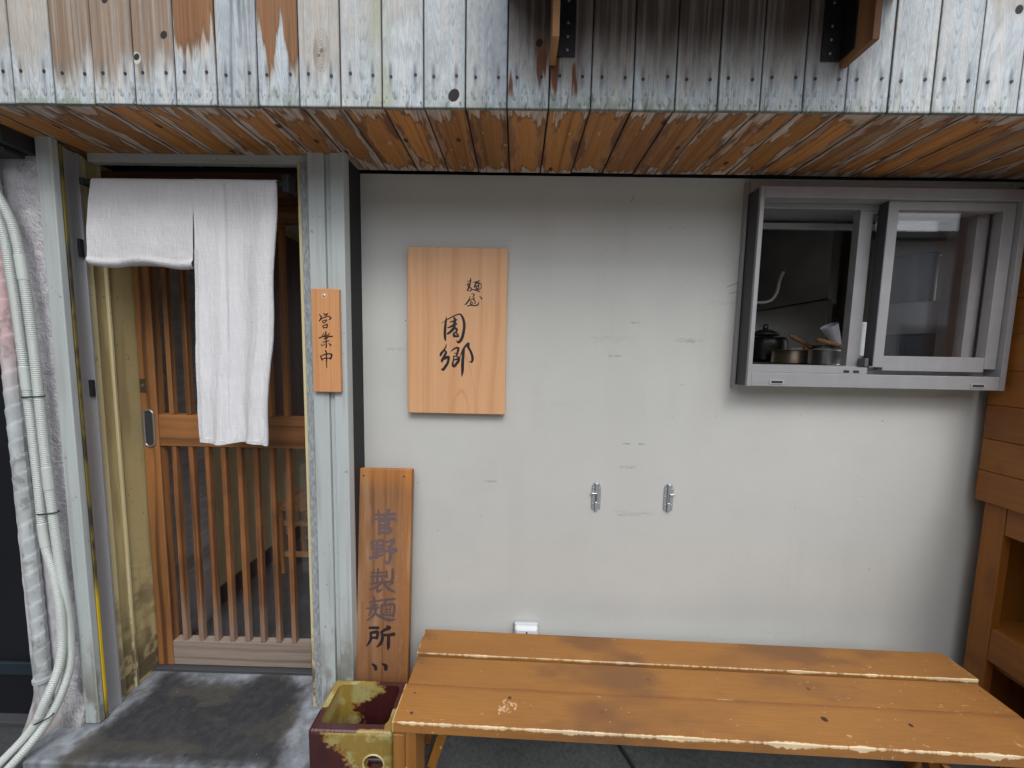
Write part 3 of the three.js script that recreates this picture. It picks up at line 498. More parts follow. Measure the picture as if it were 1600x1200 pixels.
{
  // name board: photo pixels 636..793 by 384..646
  const W = 640, H = 1068, at = (ox, oy, s) => (x, y) => [((ox + x / s - 636) / 157) * W, ((oy + y / s - 384.5) / 262) * H];
  const m = tex(W, H, (u, v) => {
    const x = u * 0.376, y = v * 0.627, arch = Math.abs(x - 0.2 - 0.01 * Math.sin(y * 9));
    const [l, f] = grain(x * 0.5 + 0.02 * fbm(x * 9, y * 2, 3, 2), y * 0.4, 41, 90);
    let c = mul(mix([208, 160, 118], [190, 136, 94], l * 0.55 + 0.25 * fbm(x * 22, y * 1.4, 3, 6)), 0.96 + 0.07 * f);
    const cath = Math.abs(Math.sin((y - 0.16 + arch * arch * 60) * 22)); c = mix(c, [186, 118, 72], 0.35 * sm(0.965, 1, cath) * sm(0.075, 0.02, arch) * sm(0.38, 0.2, y));
    return c;
  }, { draw: (g) => { const k = W / 157; g.fillStyle = 'rgb(22,19,26)'; brush(g, signStrokes.big, at(680, 480, 20), k / 20); brush(g, signStrokes.low, at(680, 535, 20), k / 20); brush(g, signStrokes.top, at(720, 425, 21.82), k / 21.82); g.fillStyle = 'rgba(60,36,22,.9)'; g.beginPath(); g.arc(0.305 * W, 3, 3, 0, 7); g.fill(); } });
  const X0 = -0.42, X1 = -0.044, Y0 = 1.256, Y1 = 1.883;
  const S = thing('name_board', 'large honey coloured name board with black brush lettering hung on the grey wall', 'sign', [(X0 + X1) / 2, Y0, 0.002]);
  const g = bb(X0, X1, Y0, Y1, 0.003, 0.030, 0.0025); uvFn(g, (x, y) => [(x - X0) / (X1 - X0), (y - Y0) / (Y1 - Y0)]);
  part('board', g, std({ map: m, roughness: 0.5 }), S);
}
{
  const W = 256, H = 900;
  const m = tex(W, H, (u, v) => { const [l, f] = grain(u * 0.097, v * 0.36, 52, 120); let c = mul(mix([204, 148, 100], [184, 124, 78], l * 0.5 + 0.2 * fbm(u * 4, v * 3, 3, 2)), 0.95 + 0.09 * f); const r = Math.hypot((u - 0.47) * 0.097, (v - 0.935) * 0.36); return mix(c, [225, 185, 150], 0.7 * sm(0.012, 0.006, r)); }, { draw: (g) => { g.fillStyle = 'rgb(30,20,20)'; brush(g, signStrokes.open, (x, y) => [((490 + x / 12 - 490) / 45) * W, ((480 + y / 12 - 452.5) / 160) * H], (W / 45) / 12); } });
  const X0 = -0.717, X1 = -0.620, Y0 = 1.345, Y1 = 1.704;
  const S = thing('door_plate', 'narrow upright orange wood plate nailed to the pale door casing', 'sign', [(X0 + X1) / 2, Y0, 0.14]);
  const g = bb(X0, X1, Y0, Y1, 0.1405, 0.156, 0.002); uvFn(g, (x, y) => [(x - X0) / (X1 - X0), (y - Y0) / (Y1 - Y0)]);
  const p = part('plate', g, std({ map: m, roughness: 0.5 }), S);
  part('nail', new THREE.SphereGeometry(0.0045, 12, 8).scale(1, 1, 0.6).translate(-0.672, 1.68, 0.1562), steel, p);
}
{
  // old board leaning on the wall: photo pixels 555..644 by 735..1060
  const W = 512, H = 2048, HH = 1.03, WW = 0.222;
  // screen row -> height on the board (the board leans, rows below spread with nearness)
  const rows = [[735, 1.03], [800, 0.868], [880, 0.673], [980, 0.442], [1065, 0.255], [1200, -0.02]];
  const hOf = (py) => { for (let i = 1; i < rows.length; i++) if (py <= rows[i][0] || i === rows.length - 1) { const a = rows[i - 1], b = rows[i]; return a[1] + ((py - a[0]) / (b[0] - a[0])) * (b[1] - a[1]); } };
  const map = (ox, oy, s) => (x, y) => { const px = ox + x / s, py = oy + y / s; return [((600 + (px - 600) * 1.14 - 556 + (py - 735) * 0.006) / 88.5) * W, (1 - hOf(py) / HH) * H]; };
  const m = tex(W, H, (u, v) => {
    const x = u * WW, y = v * HH, [l, f] = grain(x, y * 0.8, 63, 60);
    let c = mul(mix([150, 104, 68], [104, 68, 42], l * 0.6 + 0.35 * fbm(x * 14, y * 2.4, 3, 3)), 0.86 + 0.22 * f);
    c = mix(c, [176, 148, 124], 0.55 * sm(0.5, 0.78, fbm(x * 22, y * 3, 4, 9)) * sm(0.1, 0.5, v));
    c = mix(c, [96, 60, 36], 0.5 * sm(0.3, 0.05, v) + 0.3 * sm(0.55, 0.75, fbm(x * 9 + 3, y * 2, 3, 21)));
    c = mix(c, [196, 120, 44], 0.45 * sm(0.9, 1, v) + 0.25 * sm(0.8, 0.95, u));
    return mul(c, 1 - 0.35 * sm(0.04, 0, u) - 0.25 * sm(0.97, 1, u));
  }, {
    draw: (g) => {
      const k = W / 88.5; g.fillStyle = 'rgba(98,80,80,.95)'; brush(g, signStrokes.a, map(570, 790, 12), 1.2 * k / 12);
      g.fillStyle = 'rgba(86,68,68,.95)'; brush(g, signStrokes.b, map(570, 885, 12), 1.12 * k / 12); g.fillStyle = 'rgba(38,28,36,.96)'; brush(g, signStrokes.c, map(570, 980, 13.33), 1.15 * k / 13.33);
      const r = rng(8); // rubbed patches and pale scratches through the paint
      for (let i = 0; i < 260; i++) { g.fillStyle = `rgba(${r() < 0.5 ? '176,120,70' : '190,165,140'},${(r() * 0.28).toFixed(2)})`; g.fillRect(r() * W, H * (0.1 + r() * 0.65), 1 + r() * 3, 8 + r() * 60); }
      for (let i = 0; i < 40; i++) { g.strokeStyle = `rgba(215,200,180,${(0.15 + r() * 0.3).toFixed(2)})`; g.lineWidth = 1 + r() * 2; const x = W * (0.75 + r() * 0.24), y = H * (0.2 + r() * 0.6); g.beginPath(); g.moveTo(x, y); g.lineTo(x + (r() - 0.5) * 20, y + 20 + r() * 60); g.stroke(); }
      g.fillStyle = '#1c1410'; for (const x of [0.14, 0.85]) { g.beginPath(); g.ellipse(W * x, H * 0.022, 7, 7, 0, 0, 7); g.fill(); }
    },
  });
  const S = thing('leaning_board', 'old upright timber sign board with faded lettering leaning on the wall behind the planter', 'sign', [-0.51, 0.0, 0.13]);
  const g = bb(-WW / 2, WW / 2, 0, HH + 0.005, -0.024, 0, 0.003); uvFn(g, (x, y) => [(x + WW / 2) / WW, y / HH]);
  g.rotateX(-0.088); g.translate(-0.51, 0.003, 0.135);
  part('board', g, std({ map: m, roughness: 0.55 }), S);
}

// ---------------------------------------------------------------- glazed square umbrella pot with a round hole
{
  const X0 = -0.628, X1 = -0.362, Z0 = 0.222, Z1 = 0.408, Y1 = 0.318;
  const sub = (w, h, d, r, s) => new RoundedBoxGeometry(w, h, d, s, r);
  const ev = new Evaluator(); ev.attributes = ['position', 'normal'];
  const outer = new Brush(sub(X1 - X0, Y1, Z1 - Z0, 0.012, 3)); outer.position.set((X0 + X1) / 2, Y1 / 2, (Z0 + Z1) / 2); outer.updateMatrixWorld();
  const inner = new Brush(sub(X1 - X0 - 0.05, 0.4, Z1 - Z0 - 0.05, 0.018, 3)); inner.position.set((X0 + X1) / 2, 0.24, (Z0 + Z1) / 2 - 0.002); inner.updateMatrixWorld();
  const hole = new Brush(new THREE.CylinderGeometry(0.031, 0.031, 0.1, 40)); hole.rotation.x = Math.PI / 2; hole.position.set(-0.422, 0.212, Z1); hole.updateMatrixWorld();
  let b = ev.evaluate(outer, inner, SUBTRACTION); b = ev.evaluate(b, hole, SUBTRACTION);
  const src = b.geometry.index ? b.geometry.toNonIndexed() : b.geometry, cnt = Math.min(src.attributes.position.count, isFinite(src.drawRange.count) ? src.drawRange.count : Infinity);
  const g = new THREE.BufferGeometry(); for (const k of ['position', 'normal']) g.setAttribute(k, new THREE.Float32BufferAttribute(Float32Array.from(src.attributes[k].array.subarray(0, cnt * 3)), 3));
  g.translate((X0 + X1) / 2, Y1 / 2, (Z0 + Z1) / 2);
  // glaze texture: front, top and inside share one sheet laid out by (x, y + depth)
  const glaze = (px, py, seedz) => {
    const n = fbm(px * 26 + seedz, py * 26, 4, 5), n2 = fbm(px * 120, py * 120, 4, 6);
    return [n, n2];
  };
  const TW = 1024, m = tex(TW, 1024, (u, v) => {
    // u: x over the pot; v: 0..0.32 front height, 0.34..0.54 top by z, 0.56..1 inside back wall by height
    const x = X0 - 0.02 + u * 0.32, w = v * 0.9; let yellow, dark = 0;
    const [n, n2] = glaze(x, w, 3);
    if (w < 0.33) { // front
      const y = w; yellow = sm(-0.02, 0.02, (x + 0.565) * 1.0 + (y - 0.29) * 0.85 + 0.05 * (n - 0.5) + 0.08 * (n2 - 0.5)); dark = sm(0.1, 0, y) * 0.3;
    } else if (w < 0.56) { // rim
      const z = Z0 + (w - 0.35); const left = sm(0.05, 0.02, x - X0) * sm(0.36, 0.30, z), back = sm(0.05, 0.025, z - Z0) * sm(-0.44, -0.5, x), fr = sm(Z1 - 0.018, Z1 - 0.008, z) * sm(-0.52, -0.46, x) * 0.7, rt = sm(-0.40, -0.385, x) * sm(0.31, 0.35, z);
      yellow = sm(0.35, 0.65, Math.max(left, back, fr, rt) + 0.7 * (n2 - 0.5) + 0.3 * (n - 0.5));
    } else { // inside
      const y = w - 0.58; yellow = sm(-0.015, 0.015, -0.542 - x + 0.06 * (n - 0.5) + 0.05 * (n2 - 0.5) + 0.1 * sm(0.24, 0.3, y)) * sm(0.12, 0.15, y + 0.05 * (n - 0.5));
    }
    const ye = mix(mix([142, 118, 54], [162, 152, 100], sm(0.4, 0.62, n)), [140, 108, 50], 0.4 * sm(0.55, 0.78, n2));
    const ma = mix([76, 34, 30], [54, 24, 28], n); let c = mix(ma, ye, yellow);
    c = mix(c, [150, 104, 40], 0.5 * sm(0.1, 0.5, yellow) * sm(1, 0.55, yellow));
    return mul(c, 1 - dark);
  });
  const gb = tex(512, 512, (u, v) => 255 * fbm(u * 60, v * 60, 4, 4), { data: true });
  const p = g.attributes.position, nn = g.attributes.normal, uv = new Float32Array(p.count * 2);
  for (let i = 0; i < p.count; i++) {
    const t = Math.floor(i / 3) * 3; let ny = 0, nz = 0, cx = 0, cz = 0; for (let k = 0; k < 3; k++) { ny += nn.getY(t + k) / 3; nz += nn.getZ(t + k) / 3; cx += p.getX(t + k) / 3; cz += p.getZ(t + k) / 3; }
    const x = p.getX(i), y = p.getY(i), z = p.getZ(i); let v;
    const within = cx > X0 + 0.015 && cx < X1 - 0.015 && cz > Z0 + 0.015 && cz < Z1 - 0.02;
    if (ny > 0.55 && !(within && y < Y1 - 0.03)) v = 0.35 + (z - Z0); else if (within) v = 0.58 + y; else v = y;
    uv[2 * i] = (x - X0 + 0.02) / 0.32; uv[2 * i + 1] = v / 0.9;
  }
  g.setAttribute('uv', new THREE.BufferAttribute(uv, 2));
  const S = thing('ceramic_pot', 'square maroon and mustard glazed ceramic pot with a round hole in its front', 'pot', [-0.495, 0, 0.315]);
  part('pot_body', g, new THREE.MeshPhysicalMaterial({ map: m, bumpMap: gb, bumpScale: 0.0012, roughness: 0.32, clearcoat: 0.5, clearcoatRoughness: 0.2 }), S);
  part('hole_rim', new THREE.TorusGeometry(0.0325, 0.0028, 10, 48).translate(-0.422, 0.212, Z1), std({ color: new THREE.Color(0.5, 0.42, 0.22), roughness: 0.3 }), S);
}

// ---------------------------------------------------------------- orange brown bench
{
  const L = 1.93, TH = 0.036, top = 0.42;
  const cols = [[0.0, 0.113], [0.121, 0.233], [0.2365, 0.363]]; // boards by depth from the back
  const R0 = rng(44);
  const bm = tex(2048, 400, (u, v) => {
    const x = u * L, z = (1 - v) * 0.4;
    const n = fbm(x * 2.4, z * 6, 4, 3), f = vn(x * 20, z * 800, 9), n3 = fbm(x * 9, z * 28, 4, 13);
    let c = mul(mix([154, 104, 46], [126, 82, 38], n), 0.94 + 0.1 * f);
    c = mix(c, [96, 64, 42], 0.6 * sm(0.48, 0.72, fbm(x * 3.1 + 5, z * 7, 4, 31)));
    const sp = vn(x * 260, z * 260, 17); if (sp > 0.965) c = mix(c, [225, 200, 160], 0.55 * sm(0.965, 0.99, sp) * sm(0.45, 0.6, n3));
    for (let i = 0; i < 3; i++) {
      const d0 = z - cols[i][0], d1 = cols[i][1] - z; if (d0 < -0.003 || d1 < -0.003) continue;
      const wob = 0.0014 + 0.0042 * sm(0.5, 0.85, fbm(x * 9 + i * 9, i, 5, 71)) * (x > 1 ? 0.9 : 0.4) + 0.0034 * (fbm(x * 90, z * 30 + i * 3, 4, 72) - 0.5), amt = [1, 0.75, 1.5][i];
      const worn = sm(wob * amt, wob * amt - 0.0012, d1); c = mix(c, mul([222, 200, 164], 0.88 + 0.15 * f), 0.92 * worn);
      if (i === 2 || i === 1) { const w0 = sm(0.00001 + 0.0035 * sm(0.52, 0.62, fbm(x * 10 + 40, i, 4, 75)), 0, d0); c = mix(c, i === 2 ? [222, 190, 140] : [90, 50, 24], 0.8 * w0); }
      if (i === 2) c = mix(c, [96, 50, 22], 0.35 * sm(0.02, 0.0, d0));
    }
    if (x > 1.3) { const s2 = fbm(x * 60, z * 130, 4, 88); c = mix(c, [225, 200, 160], 0.4 * sm(0.79, 0.83, s2)); }
    const ew = Math.min(x, L - x); c = mix(c, [228, 198, 150], 0.8 * sm(0.006, 0.001, ew) * sm(0.35, 0.6, fbm(x, z * 60, 3, 5)));
    return c;
  }, {
    draw: (g, w, h) => {
      const P = (x, z) => [(x / L) * w, (z / 0.4) * h];
      for (const [x, z, r, col] of [[1.285, 0.285, 0.009, '#3a1c0a'], [1.53, 0.29, 0.006, '#2c2020'], [0.34, 0.27, 0.006, '#4a3020'], [0.62, 0.3, 0.006, '#6a4020'], [0.05, 0.335, 0.005, '#3a2a2a'], [0.04, 0.27, 0.0035, '#4a3a3a'], [0.03, 0.15, 0.003, '#5a3a2a'], [0.05, 0.05, 0.003, '#5a3a2a'], [0.03, 0.05, 0.003, '#5a3a2a'], [1.89, 0.15, 0.003, '#5a3a2a'], [1.89, 0.3, 0.003, '#5a3a2a'], [1.9, 0.05, 0.003, '#5a3a2a'], [0.8, 0.17, 0.007, '#6b4424'], [1.32, 0.175, 0.006, '#5c341a']]) { g.fillStyle = col; g.beginPath(); const [X, Y] = P(x, z); g.ellipse(X, Y, (r / L) * w, (r / 0.4) * h * 0.9, 0, 0, 7); g.fill(); }
      g.fillStyle = 'rgba(214,180,160,.5)'; for (let i = 0; i < 26; i++) { const [X, Y] = P(0.335 + (R0() - 0.5) * 0.05, 0.305 + (R0() - 0.5) * 0.05); g.beginPath(); g.ellipse(X, Y, 1 + R0() * 7, 1 + R0() * 4, R0() * 3, 0, 7); g.fill(); }
      g.strokeStyle = 'rgba(70,40,20,.5)'; g.lineWidth = 1; for (let i = 0; i < 50; i++) { const [X, Y] = P(R0() * L, R0() * 0.36); g.beginPath(); g.moveTo(X, Y); g.lineTo(X + (R0() - 0.5) * 6, Y + 4 + R0() * 10); g.stroke(); }
      g.strokeStyle = 'rgba(228,205,165,.6)'; for (let i = 0; i < 46; i++) { const [X, Y] = P(R0() * L, R0() * 0.36); g.lineWidth = 0.8 + R0() * 1.6; g.beginPath(); g.moveTo(X, Y); g.lineTo(X + 2 + R0() * 9, Y + (R0() - 0.5) * 3); g.stroke(); }
    },
  });
  const bump = tex(1024, 256, (u, v) => 128 + 90 * (vn(u * 60, v * 300, 4) - 0.5) + 60 * (fbm(u * 40, v * 20, 3, 5) - 0.5), { data: true });
  const topMat = std({ map: bm, bumpMap: bump, bumpScale: 0.0006, roughness: 0.58 });
  const orange = std({ map: tex(512, 512, (u, v) => { const [l, f] = grain(u * 0.4, v * 0.4, 8, 50); let c = mul(mix([154, 104, 44], [130, 84, 34], 0.5 * l + 0.5 * fbm(u * 5, v * 3, 3, 6)), 0.93 + 0.12 * f); const k = fbm(u * 30, v * 30, 4, 66); return mix(c, [226, 196, 146], 0.7 * sm(0.74, 0.78, k)); }, { repeat: true }), roughness: 0.5 });
  const B = thing('bench', 'long orange brown timber bench with worn pale edges against the grey wall', 'bench', [-0.336, 0, 0.1]);
  const bx = -0.336, bz = 0.1;
  cols.forEach(([a, b], i) => {
    const dy = [0.0, -0.007, 0][i];
    const g = bb(bx + (i === 1 ? 0.004 : 0), bx + L - [0, 0.018, 0.03][i], top - TH + dy, top + dy, bz + a, bz + b, 0.003);
    uvFn(g, (x, y, z) => [(x - bx) / L, 1 - (z - bz + (y < top - 0.006 + dy ? -0.012 : 0)) / 0.4]);
    part('seat_board', g, topMat, B);
  });
  for (const x of [0.0, 1.80]) {
    part('leg', uvm(bb(bx + x + 0.003, bx + x + 0.036, 0.0, top - TH - 0.008, bz + 0.317, bz + 0.362, 0.002)), orange, B);
    part('leg', uvm(bb(bx + x + 0.0365, bx + x + 0.068, 0.0, top - TH - 0.008, bz + 0.26, bz + 0.356, 0.002), 'y', 1, 1, [0.2, 0.1]), orange, B);
    part('leg', uvm(bb(bx + x + 0.003, bx + x + 0.036, 0.0, top - TH - 0.008, bz + 0.02, bz + 0.062, 0.002)), orange, B);
    part('leg_cleat', uvm(bb(bx + x + 0.0365, bx + x + 0.066, top - TH - 0.09, top - TH - 0.008, bz + 0.01, bz + 0.2595, 0.002), 'z'), orange, B);
    part('stretcher', uvm(bb(bx + x + 0.008, bx + x + 0.032, 0.07, 0.13, bz + 0.064, bz + 0.316, 0.002), 'z'), orange, B);
    const br = bb(-0.016, 0.016, 0, 0.36, -0.018, 0.018, 0.002); br.rotateZ(x ? 0.4 : -0.3); br.translate(bx + x + (x ? 0.02 : 0.062), 0.02, bz + 0.14);
    part('brace', uvm(br), orange, B);
  }
  B.rotation.y = -0.0235;
}

// ---------------------------------------------------------------- barrel bolts and socket cover on the wall
{
  const plate = flat(0.5, 0.52, 0.56, { metalness: 0.85, roughness: 0.35 });
  const make = (label, x, y, s) => {
    const T = thing('barrel_bolt', label, 'bolt', [x, y, 0.002], 'barrel bolts on the grey wall');
    const sh = new THREE.Shape(); const w = 0.0175; sh.moveTo(-w, 0); sh.lineTo(w, 0); sh.lineTo(w, 0.083); sh.quadraticCurveTo(w * 0.95, 0.1, 0.006, 0.108); sh.lineTo(-0.006, 0.108); sh.quadraticCurveTo(-w * 0.95, 0.1, -w, 0.083); sh.closePath();
    const g = new THREE.ExtrudeGeometry(sh, { depth: 0.0016, bevelEnabled: true, bevelSize: 0.0005, bevelThickness: 0.0005, bevelSegments: 1 }); g.translate(x, y, 0.002);
    part('plate', g, plate, T);
    part('barrel', merge([bb(x - 0.0065, x + 0.0065, y + 0.066, y + 0.108, 0.004, 0.012, 0.0035), bb(x - 0.0065, x + 0.0065, y - 0.006, y + 0.032, 0.004, 0.012, 0.0035), bb(x + (s < 0 ? 0.0025 : -0.0065), x + (s < 0 ? 0.0065 : -0.0025), y + 0.032, y + 0.066, 0.004, 0.0105, 0.001)]), plate, T);
    part('bolt_rod', cyl(0.0034, 0.0034, 0.1, x, y + 0.05, 0.0078, 'y', 12), flat(0.35, 0.3, 0.28, { metalness: 0.9, roughness: 0.4 }), T);
    const k = cyl(0.003, 0.003, 0.017, x + s * 0.01, y + 0.066, 0.011, 'x', 12); part('knob', merge([k, new THREE.SphereGeometry(0.0042, 10, 8).translate(x + s * 0.019, y + 0.066, 0.011)]), steel, T);
    for (const [a, b] of [[-0.012, 0.02], [0.012, 0.02], [-0.012, 0.085], [0.012, 0.085], [-0.0125, 0.055]]) part('screw', new THREE.SphereGeometry(0.003, 8, 6).scale(1, 1, 0.55).translate(x + a, y + b, 0.0042), steel, T);
    return T;
  };
  make('left steel barrel bolt with its knob pointing left and a rusty rod', 0.327, 0.877, -1);
  make('right steel barrel bolt with its knob pointing right', 0.615, 0.879, 1);
  const T = thing('socket_cover', 'small white weatherproof socket cover low on the wall behind the bench', 'socket', [0.058, 0.3, 0.002]);
  const white = flat(0.62, 0.64, 0.66, { roughness: 0.55 });
  part('base_plate', bb(0.008, 0.109, 0.295, 0.392, 0.002, 0.02, 0.009), flat(0.45, 0.46, 0.48, { roughness: 0.45 }), T);
  part('cover', merge([new RoundedBoxGeometry(0.096, 0.09, 0.026, 4, 0.011).translate(0.0585, 0.342, 0.026), new RoundedBoxGeometry(0.08, 0.078, 0.01, 3, 0.004).translate(0.058, 0.341, 0.0365)]), white, T);
  part('hole', cyl(0.0038, 0.0038, 0.002, 0.06, 0.368, 0.0413, 'z', 16), flat(0.03, 0.02, 0.06), T);
}

// ---------------------------------------------------------------- aluminium sliding window
{
  const W = thing('sliding_window', 'aluminium sliding kitchen window standing out from the wall with its left side open', 'window', [1.3, 1.391, 0.05]);
  const U = (g) => uvm(g, 'y', 1, 1, [0.1, 0.2]);
  part('flange', U(bb(0.829, 0.8375, 1.378, 2.135, 0.001, 0.02, 0.001)), aluFrame, W);
  part('flange', U(bb(0.838, 1.775, 2.094, 2.135, 0.001, 0.03, 0.001)), aluFrame, W);
  part('left_jamb', U(bb(0.838, 0.853, 1.3915, 2.092, 0.079, 0.09, 0.001)), aluFrame, W);
  part('jamb_shade_side', bb(0.8395, 0.853, 1.3915, 2.092, 0.001, 0.0785, 0.001), nearBlack, W);  // dark piece stands in for shade on the jamb's left-facing side
  part('right_jamb', U(bb(1.742, 1.762, 1.3915, 2.092, 0.001, 0.09, 0.001)), aluFrame, W);
  part('head_rail', uvm(bb(0.8535, 1.7415, 2.054, 2.0915, 0.001, 0.089, 0.001), 'x'), aluFrame, W);
  const sill = part('sill', uvm(bb(0.8535, 1.7415, 1.392, 1.441, 0.001, 0.0895, 0.0015), 'x'), aluFrame, W);
  for (const x of [0.945, 1.665]) { const f = part('drain_cap', bb(x - 0.027, x + 0.027, 1.4, 1.416, 0.0895, 0.0915, 0.0008), alu, sill); part('drain_slot', bb(x - 0.02, x + 0.02, 1.404, 1.412, 0.0916, 0.0921, 0), black, sill); }
  part('track', uvm(bb(0.8535, 1.7415, 1.4415, 1.47, 0.0, 0.04, 0.001), 'x'), aluFrame, W);
  part('front_track', uvm(bb(0.8535, 1.275, 1.4415, 1.466, 0.066, 0.08, 0.001), 'x'), aluFrame, W);
  for (const x of [1.19, 1.225]) part('drain_slot', bb(x, x + 0.02, 1.446, 1.455, 0.0801, 0.081, 0), black, W);
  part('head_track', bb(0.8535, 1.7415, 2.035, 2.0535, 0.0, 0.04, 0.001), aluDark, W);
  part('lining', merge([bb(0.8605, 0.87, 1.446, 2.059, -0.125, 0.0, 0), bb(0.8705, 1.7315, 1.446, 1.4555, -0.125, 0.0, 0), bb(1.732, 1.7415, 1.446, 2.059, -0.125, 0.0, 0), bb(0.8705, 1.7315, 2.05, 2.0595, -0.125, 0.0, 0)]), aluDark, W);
  part('inner_bar', uvm(bb(0.875, 1.73, 2.012, 2.034, -0.12, -0.1, 0.002), 'x'), alu, W);
  const sash = (name, label, x0, x1, z0, z1, sl) => {
    const s = part(name, U(bb(x0, x0 + sl, 1.468, 2.053, z0, z1, 0.0015)), aluFrame, W, label);
    part('stile', U(bb(x1 - 0.042, x1, 1.468, 2.053, z0, z1, 0.0015)), aluFrame, s);
    part('top_rail', uvm(bb(x0 + sl + 0.0003, x1 - 0.0423, 2.024, 2.053, z0 + 0.001, z1 - 0.001, 0.001), 'x'), aluFrame, s);
    part('bottom_rail', uvm(bb(x0 + sl + 0.0003, x1 - 0.0423, 1.4565, 1.51, z0 + 0.001, z1 - 0.001, 0.001), 'x'), aluFrame, s);
    part('glass_pane', bb(x0 + sl - 0.004, x1 - 0.04, 1.508, 2.026, (z0 + z1) / 2 - 0.002, (z0 + z1) / 2 + 0.002, 0), glass, s);
    return s;
  };
  sash('front_sash', 'sliding sash in front, on the right half of the window', 1.299, 1.7405, 0.044, 0.074, 0.036);
  sash('rear_sash', 'sliding sash behind, pushed to the right', 1.237, 1.7, 0.005, 0.034, 0.046);
  part('sash_shade_strip', bb(1.2968, 1.2986, 1.469, 2.052, 0.036, 0.0725, 0), nearBlack, W);  // thin dark strip paints shade on the front sash's left side
  part('catch', merge([bb(1.277, 1.291, 1.468, 1.5, 0.036, 0.066, 0.002), bb(1.283, 1.298, 1.463, 1.472, 0.05, 0.076, 0.002)]), flat(0.16, 0.15, 0.15, { metalness: 0.6, roughness: 0.45 }), W);
}

// ---------------------------------------------------------------- orange cabinet at the right, end-on to the wall
{
  const om = tex(512, 512, (u, v) => { const [l, f] = grain(u * 0.5, v * 0.5, 17, 40); let c = mul(mix([142, 86, 26], [116, 66, 18], 0.45 * l + 0.5 * fbm(u * 4, v * 3, 3, 2)), 0.92 + 0.14 * f); return mix(c, [100, 52, 20], 0.4 * sm(0.62, 0.8, fbm(u * 9, v * 9, 4, 9))); }, { repeat: true });
  const om1 = std({ map: om, roughness: 0.5 });
  const C = thing('timber_cabinet', 'orange brown timber cabinet with open lower shelves standing end-on at the right of the wall', 'cabinet', [2.0, 0, 0.4]);
  const Z1 = 0.6; let y = 0.968, k = 0;
  for (const h of [0.118, 0.122, 0.128, 0.13, 0.13, 0.13, 0.13, 0.13, 0.13]) { if (y + h > 2.12) break; part('board', uvm(bb(1.776 + (k % 2) * 0.0015, 1.796, y, y + h - 0.0018, 0.034, y > 1.2 ? 0.25 : Z1, 0.0018), 'z', 1, 1, [k * 0.13, k * 0.2]), om1, C); y += h; k++; }
  part('stile', uvm(bb(1.797, 1.83, 0.0, 0.962, 0.05, 0.114, 0.002)), om1, C);
  part('stile', uvm(bb(1.797, 1.83, 0.0, 0.962, 0.53, Z1, 0.002), 'y', 1, 1, [0.2, 0.1]), om1, C);
  for (const [a, b] of [[0.862, 0.962], [0.372, 0.498], [0.02, 0.09]]) part('rail', uvm(bb(1.799, 1.828, a, b, 0.1145, 0.5295, 0.002), 'z', 1, 1, [a, b]), om1, C);
  for (const a of [0.485, 0.36, 0.06]) part('shelf', uvm(bb(1.831, 2.2, a - 0.02, a - 0.002, 0.05, Z1, 0.001), 'z'), om1, C);
  part('side_panel', uvm(bb(1.831, 2.22, 0, 2.1, 0.03, 0.048, 0.001)), om1, C);
  part('side_panel', uvm(bb(1.831, 2.22, 0, 1.2, Z1 - 0.018, Z1, 0.001)), om1, C);
  part('back_panel', uvm(bb(2.222, 2.24, 0, 1.2, 0.03, Z1, 0.001)), om1, C);
  part('front_panel', uvm(bb(1.797, 2.22, 1.2, 2.118, 0.232, 0.2495, 0.001)), om1, C);  // unseen panel added to stop sun leaking onto the wall
  part('top_panel', uvm(bb(1.797, 2.22, 1.201, 1.218, 0.26, Z1, 0.001), 'z'), om1, C);
}

